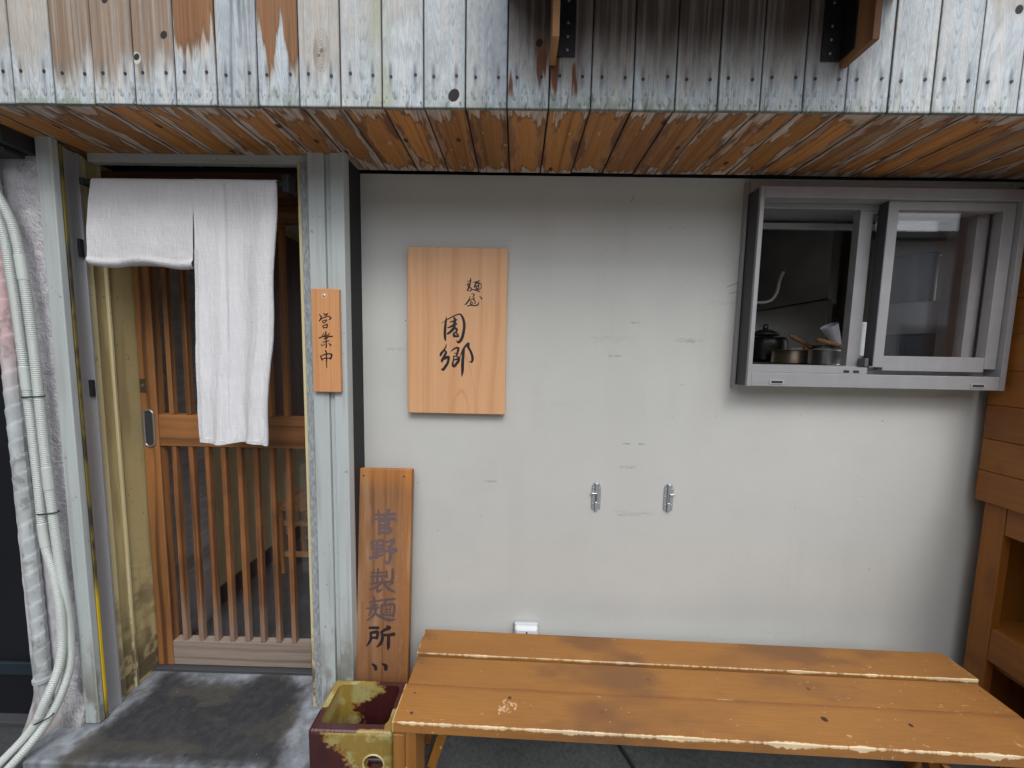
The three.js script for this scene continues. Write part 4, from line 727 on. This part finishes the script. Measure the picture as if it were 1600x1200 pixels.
// ---------------------------------------------------------------- plaster pillar, pipes and the neighbour's doorway at the left
{
  const pm = tex(512, 1536, (u, v) => {
    const x = u * 0.22, y = v * 2.17, n = fbm(x * 40, y * 40, 4, 3);
    let c = mul([186, 183, 187], 0.86 + 0.24 * n);
    c = mix(c, [120, 112, 106], 0.85 * sm(0.2, 0.06, y + 0.12 * (fbm(x * 16, y * 16, 4, 6) - 0.5)));
    c = mix(c, [196, 60, 72], 0.55 * sm(0.42, 0.05, u + 0.12 * (fbm(u * 4, y * 4, 3, 8) - 0.5)) * sm(1.35, 1.62, y) * sm(2.12, 1.9, y));  // red reflected glow painted into the plaster at the upper left
    return mix(c, [100, 98, 96], 0.5 * sm(0.62, 0.75, fbm(x * 26, y * 9, 4, 9)) * sm(0.4, 0.1, v));
  });
  const pb = tex(512, 2048, (u, v) => { const s = sm(0.45, 0.62, u); return 255 * (s * (0.6 * fbm(u * 13, v * 130, 4, 4) + 0.4 * vn(u * 40, v * 400, 5)) + (1 - s) * (0.45 + 0.1 * fbm(u * 8, v * 70, 3, 9))); }, { data: true });
  const P = thing('plaster_pillar', 'rough lilac grey plaster pillar left of the door with a broken foot', 'pillar', [-1.668, 0, 0.1]);
  const g = new THREE.BoxGeometry(0.204, 2.16, 0.56, 20, 120, 8); g.translate(-1.668, 1.08, -0.078);
  { const p = g.attributes.position; for (let i = 0; i < p.count; i++) { const x = p.getX(i), y = p.getY(i), z = p.getZ(i); if (z > 0.19) p.setZ(i, z + 0.004 * (fbm(x * 30, y * 30, 3, 4) - 0.5) + sm(0.22, 0.02, y) * (0.02 + 0.05 * fbm(x * 14, y * 14, 3, 7)) ); else if (x < -1.76) p.setX(i, x + 0.01 * (fbm(z * 20, y * 16, 3, 8) - 0.5)); } g.computeVertexNormals(); }
  uvFn(g, (x, y) => [(x + 1.77) / 0.204, y / 2.17]);
  part('plaster', g, std({ map: pm, bumpMap: pb, bumpScale: 0.006, roughness: 0.95 }), P);
  solo('cover_box', merge([bb(-1.95, -1.575, 2.105, 2.162, 0.1, 0.29, 0.004), bb(-1.72, -1.60, 2.088, 2.104, 0.215, 0.27, 0.004)]), flat(0.02, 0.018, 0.022, { roughness: 0.6 }), 'black cover box under the soffit above the pillar at the left', 'box');

  // corrugated conduits
  const conduitMat = flat(0.50, 0.53, 0.50, { roughness: 0.42 });
  const corr = (pts, r, smooth) => {
    const cv = new THREE.CatmullRomCurve3(pts.map((p) => new THREE.Vector3(...p))), Ln = cv.getLength(), n = Math.round(Ln / 0.0016);
    const fr = cv.computeFrenetFrames(n, false), rs = 12, pos = [], ix = [];
    for (let i = 0; i <= n; i++) {
      const c = cv.getPointAt(i / n), s = (i / n) * Ln, pl = smooth.some(([a, b]) => c.y > a && c.y < b), rr = pl ? r * 1.1 : r + 0.0011 * Math.cos((s / 0.0064) * Math.PI * 2);
      for (let j = 0; j <= rs; j++) { const a = (j / rs) * Math.PI * 2; const d = fr.normals[i].clone().multiplyScalar(Math.cos(a)).add(fr.binormals[i].clone().multiplyScalar(Math.sin(a))); pos.push(c.x + d.x * rr, c.y + d.y * rr, c.z + d.z * rr); }
    }
    for (let i = 0; i < n; i++) for (let j = 0; j < rs; j++) { const a = i * (rs + 1) + j, b = a + rs + 1; ix.push(a, a + 1, b, b, a + 1, b + 1); }
    const g = new THREE.BufferGeometry(); g.setAttribute('position', new THREE.Float32BufferAttribute(pos, 3)); g.setIndex(ix); g.computeVertexNormals(); return g;
  };
  solo('conduit', corr([[-1.76, 2.12, 0.275], [-1.70, 1.98, 0.255], [-1.664, 1.886, 0.246], [-1.645, 1.70, 0.244], [-1.637, 1.51, 0.243], [-1.629, 1.30, 0.243], [-1.623, 1.05, 0.243], [-1.613, 0.81, 0.247], [-1.584, 0.70, 0.253], [-1.567, 0.582, 0.258], [-1.566, 0.463, 0.262], [-1.565, 0.38, 0.278], [-1.578, 0.29, 0.31], [-1.614, 0.205, 0.32], [-1.66, 0.14, 0.345], [-1.75, 0.05, 0.4], [-1.88, 0.016, 0.5]], 0.0122, [[1.34, 1.42], [0.80, 0.88], [0.22, 0.24]]), conduitMat, 'pale corrugated conduit, left of the two cable conduits on the pillar', 'conduit', 'corrugated conduits on the plaster pillar');
  solo('conduit', corr([[-1.70, 2.10, 0.28], [-1.655, 1.98, 0.26], [-1.624, 1.876, 0.247], [-1.602, 1.67, 0.245], [-1.596, 1.51, 0.243], [-1.593, 1.30, 0.243], [-1.588, 1.05, 0.243], [-1.578, 0.82, 0.243], [-1.567, 0.646, 0.244], [-1.562, 0.5, 0.243], [-1.560, 0.37, 0.252], [-1.562, 0.29, 0.278], [-1.585, 0.21, 0.305], [-1.62, 0.14, 0.345], [-1.70, 0.05, 0.395], [-1.80, 0.016, 0.49]], 0.0122, [[1.70, 1.78], [1.0, 1.08]]), conduitMat, 'pale corrugated conduit, right of the two cable conduits beside the rough plaster', 'conduit', 'corrugated conduits on the plaster pillar');
  for (const [y, x, z, w, lab] of [[1.32, -1.612, 0.243, 0.034, 'upper black cable tie round the two conduits'], [0.92, -1.6, 0.243, 0.034, 'middle black cable tie round the two conduits'], [0.222, -1.594, 0.312, 0.032, 'lowest black cable tie on the conduits above the ground']]) {
    const pts = []; for (let i = 0; i < 32; i++) { const a = (i / 32) * Math.PI * 2; pts.push([x + (w + 0.001) * Math.cos(a) * (0.85 + 0.15 * Math.abs(Math.cos(a))), y + (y < 0.4 ? 0.4 * w * Math.cos(a) : 0.06 * w * Math.cos(a)), z + 0.0165 * Math.sin(a)]); }
    solo('cable_tie', tube(pts, 0.0022, 80, 6, true), black, lab, 'cable tie', 'black ties on the conduits');
  }
  // tape-wrapped pipe: a swept tube with spiral laps
  {
    const n = 700, rs = 14, pos = [], uv = [], ix = [], R = rng(3);
    for (let i = 0; i <= n; i++) { const t = i / n, y = 2.08 - t * 1.80, x = -1.712 + t * 0.012 + 0.003 * Math.sin(t * 9); for (let j = 0; j <= rs; j++) { const a = (j / rs) * Math.PI * 2, s = y * 17 + a / (Math.PI * 2), lap = ((s % 1) + 1) % 1; const r = 0.0185 + 0.0024 * lap + 0.0015 * (fbm(a * 2, y * 30, 3, 5) - 0.5); pos.push(x + r * Math.cos(a), y, 0.222 + r * Math.sin(a)); uv.push(j / rs, y); } }
    for (let i = 0; i < n; i++) for (let j = 0; j < rs; j++) { const a = i * (rs + 1) + j, b = a + rs + 1; ix.push(a, a + 1, b, b, a + 1, b + 1); }
    const g = new THREE.BufferGeometry(); g.setAttribute('position', new THREE.Float32BufferAttribute(pos, 3)); g.setAttribute('uv', new THREE.Float32BufferAttribute(uv, 2)); g.setIndex(ix); g.computeVertexNormals();
    const m = tex(128, 1024, (u, v) => { const y = v * 2.2; let c = mul([186, 190, 190], 0.82 + 0.25 * fbm(u * 6, y * 24, 4, 3)); c = mix(c, [214, 150, 150], 0.5 * sm(1.25, 1.6, y) * sm(2.0, 1.8, y)); return mix(c, [92, 90, 88], 0.35 * sm(0.62, 0.78, fbm(u * 7, y * 30, 4, 77))); });  // pink on the upper wrapping paints the same red glow
    m.repeat.set(1, 1 / 2.2);
    const T = thing('wrapped_pipe', 'grey tape wrapped pipe running down the pillar left of the conduits', 'pipe', [-1.7, 0.25, 0.222]);
    part('wrapping', g, std({ map: m, roughness: 0.75 }), T);
    part('pipe_end', merge([cyl(0.027, 0.027, 0.012, -1.70, 0.285, 0.222), cyl(0.014, 0.014, 0.1, -1.70, 0.23, 0.222)]), flat(0.4, 0.42, 0.43, { roughness: 0.5 }), T);
  }
  // the neighbour's dark doorway
  const N = thing('dark_doorway', 'dark glazed doorway of the neighbouring shop at the far left', 'doorway', [-2.2, 0, 0.1]);
  part('door_leaf', bb(-2.7, -1.80, 0.02, 2.1, 0.08, 0.115, 0.002), flat(0.008, 0.009, 0.013, { roughness: 0.45 }), N);
  part('door_rail', bb(-2.7, -1.80, 0.2, 0.25, 0.116, 0.13, 0.003), flat(0.03, 0.045, 0.06, { roughness: 0.4, metalness: 0.4 }), N);
  part('side_jamb', bb(-1.80, -1.772, 0.0, 2.16, -0.12, 0.15, 0.002), flat(0.02, 0.02, 0.022, { roughness: 0.5 }), N);
  part('threshold', bb(-2.7, -1.801, 0.0, 0.0195, -0.14, 0.15, 0.003), flat(0.05, 0.05, 0.055), N);
  part('head_panel', bb(-2.7, -1.78, 2.1, 2.78, -0.14, 0.1, 0.002), black, N);
}
solo('loose_cable', tube([[-1.9, 0.5, 0.26], [-1.80, 0.2, 0.3], [-1.77, 0.09, 0.33], [-1.81, 0.03, 0.38], [-1.9, 0.012, 0.44]], 0.003, 50, 6), black, 'thin black cable hanging in front of the dark doorway at the far left', 'cable');

// ---------------------------------------------------------------- dining room behind the lattice door
{
  const creamWall = std({ map: tex(256, 256, (u, v) => mul([184, 166, 128], 0.9 + 0.2 * fbm(u * 5, v * 5, 4, 5)), { repeat: true }), roughness: 0.8 });
  const R = new THREE.Group(); R.name = 'dining_room'; R.userData.kind = 'structure'; scene.add(R);
  struct('floor', bb(-1.62, 0.2, 0.02, 0.09, -2.9, -0.09, 0), std({ map: groundMap, roughness: 0.45, color: new THREE.Color(1.5, 1.4, 1.6) }), R);
  struct('side_wall', uvm(bb(-1.70, -1.60, 0.09, 2.3, -2.9, -0.11, 0)), creamWall, R);
  struct('baseboard', bb(-1.60, -1.588, 0.09, 0.19, -2.9, -0.11, 0.001), flat(0.025, 0.024, 0.026, { roughness: 0.5 }), R);
  struct('partition_wall', bb(0.2, 0.28, 0.0, 2.3, -2.9, -0.13, 0), creamWall, R);
  struct('ceiling', bb(-1.7, 0.28, 2.3, 2.36, -2.9, -0.1, 0), flat(0.5, 0.45, 0.38), R);
  struct('front_wall', bb(-0.73, 0.28, 0.0, 2.3, -0.128, -0.122, 0), black, R);
  // rear wall with an unseen wide opening added to light the room
  struct('rear_wall', merge([bb(-1.7, -1.45, 0, 2.3, -3.0, -2.9, 0), bb(0.1, 0.28, 0, 2.3, -3.0, -2.9, 0), bb(-1.45, 0.1, 0, 0.5, -3.0, -2.9, 0), bb(-1.45, 0.1, 2.1, 2.3, -3.0, -2.9, 0)]), creamWall, R);
  const T = thing('stool', 'plain wooden stool inside the room behind the lower lattice', 'stool', [-1.33, 0.09, -0.86]);
  part('seat', uvm(bb(-1.47, -1.19, 0.50, 0.53, -1.0, -0.72, 0.004)), stoolWood, T);
  for (const x of [-1.455, -1.235]) for (const z of [-0.985, -0.765]) part('leg', uvm(bb(x, x + 0.03, 0.09, 0.4995, z, z + 0.03, 0.003)), stoolWood, T);
  for (const z of [-0.98, -0.76]) for (const y of [0.2, 0.4]) part('rung', uvm(bb(-1.4245, -1.2355, y, y + 0.03, z + 0.004, z + 0.022, 0.002), 'x'), stoolWood, T);
  // a timber screen and a hanging paper seen dimly through the upper glass
  const Sc = thing('timber_screen', 'dark timber panel on the inner wall seen through the right of the upper lattice', 'panel', [-1.59, 0.9, -1.0]);
  part('panel', uvm(bb(-1.598, -1.58, 0.95, 2.25, -1.9, -0.66, 0.002)), std({ map: doorMap, roughness: 0.6, color: new THREE.Color(0.42, 0.25, 0.17) }), Sc);
  part('cap_rail', uvm(bb(-1.598, -1.572, 0.92, 0.948, -1.9, -0.66, 0.002), 'z'), stoolWood, Sc);
  solo('wall_poster', bb(-1.599, -1.596, 1.3, 1.95, -0.62, -0.26, 0), std({ map: tex(64, 128, (u, v) => mix([150, 165, 182], [160, 44, 40], sm(0.55, 0.75, fbm(u * 5, v * 7, 3, 4)) * sm(0.3, 0.6, v))), roughness: 0.5 }), 'pale blue and red poster on the inner wall behind the upper lattice', 'poster');
}

// ---------------------------------------------------------------- kitchen behind the open window
{
  const K = new THREE.Group(); K.name = 'kitchen_room'; K.userData.kind = 'structure'; scene.add(K);
  const dull = flat(0.19, 0.18, 0.165, { roughness: 0.7 }), beige = flat(0.34, 0.30, 0.25, { roughness: 0.75 });
  struct('floor', bb(0.28, 3.4, 0.0, 0.06, -2.9, -0.13, 0), dull, K);
  struct('ceiling', bb(0.28, 3.4, 2.5, 2.56, -2.9, -0.13, 0), dull, K);
  struct('rear_wall', merge([bb(0.28, 0.5, 0.0, 2.5, -3.0, -2.9, 0), bb(1.8, 3.4, 0.0, 2.5, -3.0, -2.9, 0), bb(0.5, 1.8, 0.0, 0.9, -3.0, -2.9, 0), bb(0.5, 1.8, 1.85, 2.5, -3.0, -2.9, 0)]), dull, K);  // unseen opening added in the rear wall to light the hood
  struct('side_wall', merge([bb(3.3, 3.4, 0.0, 2.5, -2.9, -1.05, 0), bb(3.3, 3.4, 0.0, 2.5, -0.3, -0.13, 0), bb(3.3, 3.4, 0.0, 1.2, -1.05, -0.3, 0), bb(3.3, 3.4, 2.1, 2.5, -1.05, -0.3, 0)]), beige, K);  // unseen opening added here to light the pots and beige panel
  struct('front_wall', bb(2.7, 3.4, 0.0, 2.5, -0.13, -0.02, 0), dull, K);
  struct('upper_wall', bb(-0.6, 3.4, 2.2, 2.78, -0.1, -0.02, 0), black, K);
  // hood and its splash panel
  const H = thing('range_hood', 'big dull stainless hood inside the kitchen above the splash panel', 'hood', [2.2, 1.86, -1.3]);
  const hs = new THREE.Shape(); hs.moveTo(1.9, 0.9); hs.lineTo(2.75, 1.75); hs.lineTo(2.75, 2.4); hs.lineTo(1.9, 2.4); hs.closePath();
  const hg = new THREE.ExtrudeGeometry(hs, { depth: 0.62, bevelEnabled: true, bevelSize: 0.002, bevelThickness: 0.002, bevelSegments: 1 }); hg.rotateX(-Math.PI / 2); hg.scale(1, 1, 1); hg.translate(0, 1.868, 0);
  part('hood_body', uvm(hg), steelDull, H);
  part('lip', bb(1.8955, 1.8995, 1.862, 1.872, -2.3, -0.91, 0), steelDull, H);
  const Sp = thing('splash_panel', 'stainless splash panel with a bright band below the hood in the kitchen', 'panel', [1.95, 1.3, -1.5]);
  part('panel', uvm(bb(1.93, 1.96, 1.2, 1.861, -2.3, -0.93, 0.003)), steelDull, Sp);
  part('edge_strip', bb(1.925, 1.933, 1.2, 1.861, -0.93, -0.918, 0.001), flat(0.4, 0.3, 0.16, { metalness: 0.6, roughness: 0.4 }), Sp);
  // counter shelf at the sill
  const Ct = thing('kitchen_counter', 'stainless counter just inside the open window', 'counter', [1.5, 0.9, -0.3]);
  part('top', bb(0.9, 3.0, 1.446, 1.4655, -0.62, -0.13, 0.003), steel, Ct);
  part('front_skirt', bb(0.9, 3.0, 0.9, 1.4455, -0.62, -0.6, 0.002), steelDull, Ct);
  const lathe = (pts, x, y, z, n = 40) => new THREE.LatheGeometry(pts.map(([r, h]) => new THREE.Vector2(r, h)), n).translate(x, y, z);
  const pot = (r, h, t = 0.0025) => [[0.0005, 0], [r * 0.95, 0], [r, 0.006], [r, h - 0.003], [r + 0.006, h], [r + 0.004, h + 0.002], [r - t, h - 0.002], [r - t, 0.006], [0.0005, 0.004]];
  const P = thing('steel_pot', 'small shiny stainless pot on the counter just inside the open window', 'pot', [1.425, 1.455, -0.27]);
  part('pot_body', lathe(pot(0.078, 0.066), 1.425, 1.4665, -0.27), steel, P);
  const P2 = thing('flat_pan', 'flat rimmed brownish pan behind the shiny pot on the counter', 'pan', [1.42, 1.455, -0.44]);
  part('pan_body', lathe(pot(0.092, 0.066).map(([r, h], i) => (i === 4 || i === 5 ? [r + 0.02, h] : [r, h])), 1.40, 1.4665, -0.46), flat(0.45, 0.36, 0.26, { metalness: 0.8, roughness: 0.35 }), P2);
  // ladles lying across the pots
  const stick = (a, b, r0, r1) => { const A = new THREE.Vector3(...a), B = new THREE.Vector3(...b), d = B.clone().sub(A), L = d.length(); const g = new THREE.LatheGeometry([[0.0003, 0], [r0 * 0.8, 0.001], [r0, 0.006], [r0 * 1.05, L * 0.3], [r1, L], [0.0003, L + 0.001]].map(([r, h]) => new THREE.Vector2(r, h)), 16); g.applyQuaternion(new THREE.Quaternion().setFromUnitVectors(new THREE.Vector3(0, 1, 0), d.normalize())); g.translate(...a); return g; };
  const L1 = thing('ladle', 'ladle with the higher and more distant wooden handle resting on the pan', 'ladle', [1.4, 1.52, -0.42], 'ladles lying in the pots');
  part('handle', stick([1.33, 1.605, -0.40], [1.455, 1.55, -0.42], 0.0095, 0.0085), stoolWood, L1); part('scoop', new THREE.SphereGeometry(0.035, 18, 10, 0, 7, 0, 1.6).scale(1, 0.6, 1).rotateX(Math.PI).translate(1.475, 1.56, -0.43), steelDull, L1);
  const L2 = thing('ladle', 'ladle with the nearer wooden handle and a steel collar above the shiny pot', 'ladle', [1.42, 1.52, -0.3], 'ladles lying in the pots');
  part('handle', stick([1.375, 1.582, -0.29], [1.475, 1.555, -0.28], 0.009, 0.0085), stoolWood, L2); part('collar', stick([1.475, 1.555, -0.28], [1.493, 1.551, -0.28], 0.01, 0.009), steel, L2); part('shaft', stick([1.492, 1.551, -0.28], [1.53, 1.52, -0.28], 0.004, 0.004), steel, L2);
  const crumple = (x, y, z, s, seed) => { const g = new THREE.IcosahedronGeometry(s, 3); const p = g.attributes.position; for (let i = 0; i < p.count; i++) { const k = 0.7 + 0.7 * fbm(p.getX(i) / s * 2 + seed, p.getY(i) / s * 2 + p.getZ(i) / s, 3, seed); p.setXYZ(i, p.getX(i) * k * 1.5, p.getY(i) * k * 0.6, p.getZ(i) * k); } g.computeVertexNormals(); return g.translate(x, y, z); };
  solo('paper_wrap', crumple(1.40, 1.53, -0.43, 0.026, 2), flat(0.6, 0.58, 0.55), 'small white crumpled wrap in the flat pan', 'wrap');
  solo('cloth_pad', crumple(1.46, 1.528, -0.33, 0.036, 6), flat(0.42, 0.42, 0.4), 'pale crumpled cloth in the shiny pot under the ladle', 'cloth');
  solo('orange_packet', bb(1.40, 1.415, 1.515, 1.55, -0.405, -0.39, 0.003), flat(0.5, 0.18, 0.05), 'small orange packet standing between the two pots', 'packet');
  const Cup = thing('plastic_scoop', 'clear plastic scoop leaning up out of the pots', 'scoop', [1.54, 1.5, -0.3]);
  const cg = new THREE.CylinderGeometry(0.034, 0.012, 0.115, 28, 6, true); cg.rotateZ(0.5).translate(1.462, 1.596, -0.3);
  part('cone', cg, new THREE.MeshPhysicalMaterial({ color: 0xeef2f6, transmission: 0.25, thickness: 0, roughness: 0.4, side: THREE.DoubleSide }), Cup);
  const K1 = thing('black_kettle', 'dark rounded kettle standing at the left edge of the open window', 'kettle', [1.42, 1.4665, -0.72]);
  part('kettle_body', lathe([[0.0005, 0], [0.1, 0], [0.112, 0.02], [0.112, 0.11], [0.1, 0.14], [0.094, 0.142], [0.0005, 0.15]], 1.42, 1.4665, -0.72), flat(0.05, 0.045, 0.04, { roughness: 0.3, metalness: 0.5 }), K1);
  part('kettle_lid', lathe([[0.0005, 0], [0.07, 0], [0.062, 0.018], [0.03, 0.034], [0.0005, 0.038]], 1.42, 1.617, -0.72), steelDull, K1);
  part('kettle_knob', new THREE.SphereGeometry(0.017, 16, 10).translate(1.42, 1.667, -0.72), steelDull, K1);
  const K2 = thing('tall_canister', 'tall dark canister with a bright rim behind the right edge of the opening', 'canister', [1.72, 1.455, -0.42]);
  part('canister_body', lathe([[0.0005, 0], [0.075, 0], [0.075, 0.17], [0.055, 0.2], [0.0005, 0.2]], 1.735, 1.4665, -0.45), flat(0.04, 0.04, 0.04, { roughness: 0.35, metalness: 0.6 }), K2);
  part('rim', new THREE.TorusGeometry(0.056, 0.005, 8, 40).rotateX(Math.PI / 2).translate(1.735, 1.656, -0.45), steel, K2);
  solo('white_hose', tube([[1.343, 1.93, -0.5], [1.328, 1.885, -0.5], [1.318, 1.825, -0.5], [1.29, 1.786, -0.5], [1.22, 1.775, -0.5], [1.1, 1.80, -0.5]], 0.0075, 50, 8), flat(0.72, 0.7, 0.68, { roughness: 0.4 }), 'thin white curved hose hanging at the left in the kitchen', 'hose');
  // behind the closed right half
  const stackMat = flat(0.09, 0.1, 0.12, { metalness: 0.5, roughness: 0.35 });
  const st = (name, label, x, y, z, r, h, m) => { const T = thing(name, label, 'pot', [x, y, z], 'stacked stock pots behind the glass'); part('pot_body', lathe([[0.0005, 0], [r * 0.98, 0], [r, 0.006], [r, h - 0.012], [r + 0.006, h - 0.008], [r + 0.006, h], [0.0005, h]], x, y, z), m, T); return T; };
  st('stock_pot', 'wide dark stock pot at the foot of the stack behind the glass', 1.905, 1.4665, -0.34, 0.148, 0.143, stackMat);
  st('stock_pot', 'wide paler steel pot in the middle of the stack behind the glass', 1.90, 1.611, -0.34, 0.146, 0.145, flat(0.5, 0.5, 0.52, { metalness: 0.4, roughness: 0.45 }));
  st('stock_pot', 'narrow dark pot on top of the stack behind the glass', 1.83, 1.757, -0.34, 0.078, 0.215, stackMat);
  const Tm = thing('wall_timer', 'white rounded kitchen timer panel behind the left edge of the glass', 'timer', [1.38, 1.51, -0.02]);
  part('case', new RoundedBoxGeometry(0.09, 0.15, 0.02, 3, 0.008).translate(1.375, 1.565, -0.03), flat(0.75, 0.78, 0.8, { roughness: 0.4 }), Tm);
  for (const y of [1.58, 1.54]) part('button', bb(1.392, 1.406, y, y + 0.012, -0.0199, -0.0185, 0.0005), flat(0.12, 0.14, 0.14), Tm);
  solo('shelf_panel', bb(2.35, 2.9, 1.2, 2.3, -1.2, -1.17, 0.002), beige, 'beige panel deep in the kitchen behind the pot stack', 'panel');
}

// ---------------------------------------------------------------- under the bench, and the houses across the lane that the window mirrors, plus an added blocker at the left
solo('floor_cable', tube([[0.37, 0.02, 0.05], [0.45, 0.008, 0.22], [0.52, 0.006, 0.4], [0.62, 0.006, 0.62]], 0.006, 40, 8), black, 'black cable lying on the ground under the bench', 'cable');
{
  const H = thing('lane_house', 'long dark single storey house across the lane facing the shopfront', 'house', [-2, 0, 7]);
  part('wall', bb(-12, 3.4, 0, 3.3, 6.2, 12, 0.01), flat(0.10, 0.092, 0.085, { roughness: 0.9 }), H);
  part('roof', bb(-12.3, 3.7, 3.3, 3.5, 5.9, 12.3, 0.01), flat(0.12, 0.12, 0.13), H);
  for (const y of [1.0]) for (const x of [-8, -4.6, -1.2, 1.5]) { const w = part('window', bb(x, x + 1.4, y, y + 1.2, 6.16, 6.199, 0.005), flat(0.3, 0.3, 0.3), H); part('pane', bb(x + 0.08, x + 1.32, y + 0.08, y + 1.12, 6.145, 6.159, 0), flat(0.03, 0.035, 0.04, { roughness: 0.1 }), w); }
  const H2 = thing('grey_house', 'grey house at the right across the lane, mirrored in the window glass', 'house', [9, 0, 9]);
  part('wall', bb(4.6, 13, 0, 4.2, 7.6, 14, 0.01), flat(0.3, 0.3, 0.32, { roughness: 0.9 }), H2);
  part('roof', bb(4.4, 13.3, 4.2, 4.35, 7.3, 14.3, 0.01), flat(0.08, 0.08, 0.09), H2);
  for (const x of [5.6, 9]) { const w = part('window', bb(x, x + 1.6, 1.1, 2.3, 7.56, 7.599, 0.005), flat(0.12, 0.12, 0.12), H2); part('pane', bb(x + 0.08, x + 1.52, 1.18, 2.22, 7.545, 7.559, 0), flat(0.03, 0.035, 0.04, { roughness: 0.3 }), w); }
  const H3 = thing('left_light_block', 'added dark block out of view at the left that shades faces looking left', 'house', [-3.4, 0, 2.8]);  // unseen block added only to darken left-facing sides
  part('wall', bb(-4.4, -2.75, 0, 4.0, 0.5, 5.2, 0.01), flat(0.07, 0.062, 0.055, { roughness: 0.9 }), H3);
  part('roof', bb(-4.6, -2.6, 4.0, 4.15, 0.4, 5.4, 0.01), flat(0.08, 0.08, 0.09), H3);
  const Pl = thing('utility_pole', 'white utility pole across the lane mirrored as a pale line in the glass', 'pole', [5.6, 0, 5.2]);
  part('shaft', cyl(0.09, 0.13, 7, 5.6, 3.5, 5.2), flat(0.6, 0.6, 0.6), Pl);
  part('collar', cyl(0.12, 0.12, 0.08, 5.6, 4.6, 5.2), flat(0.3, 0.3, 0.3), Pl);
}

renderer.render(scene, camera);
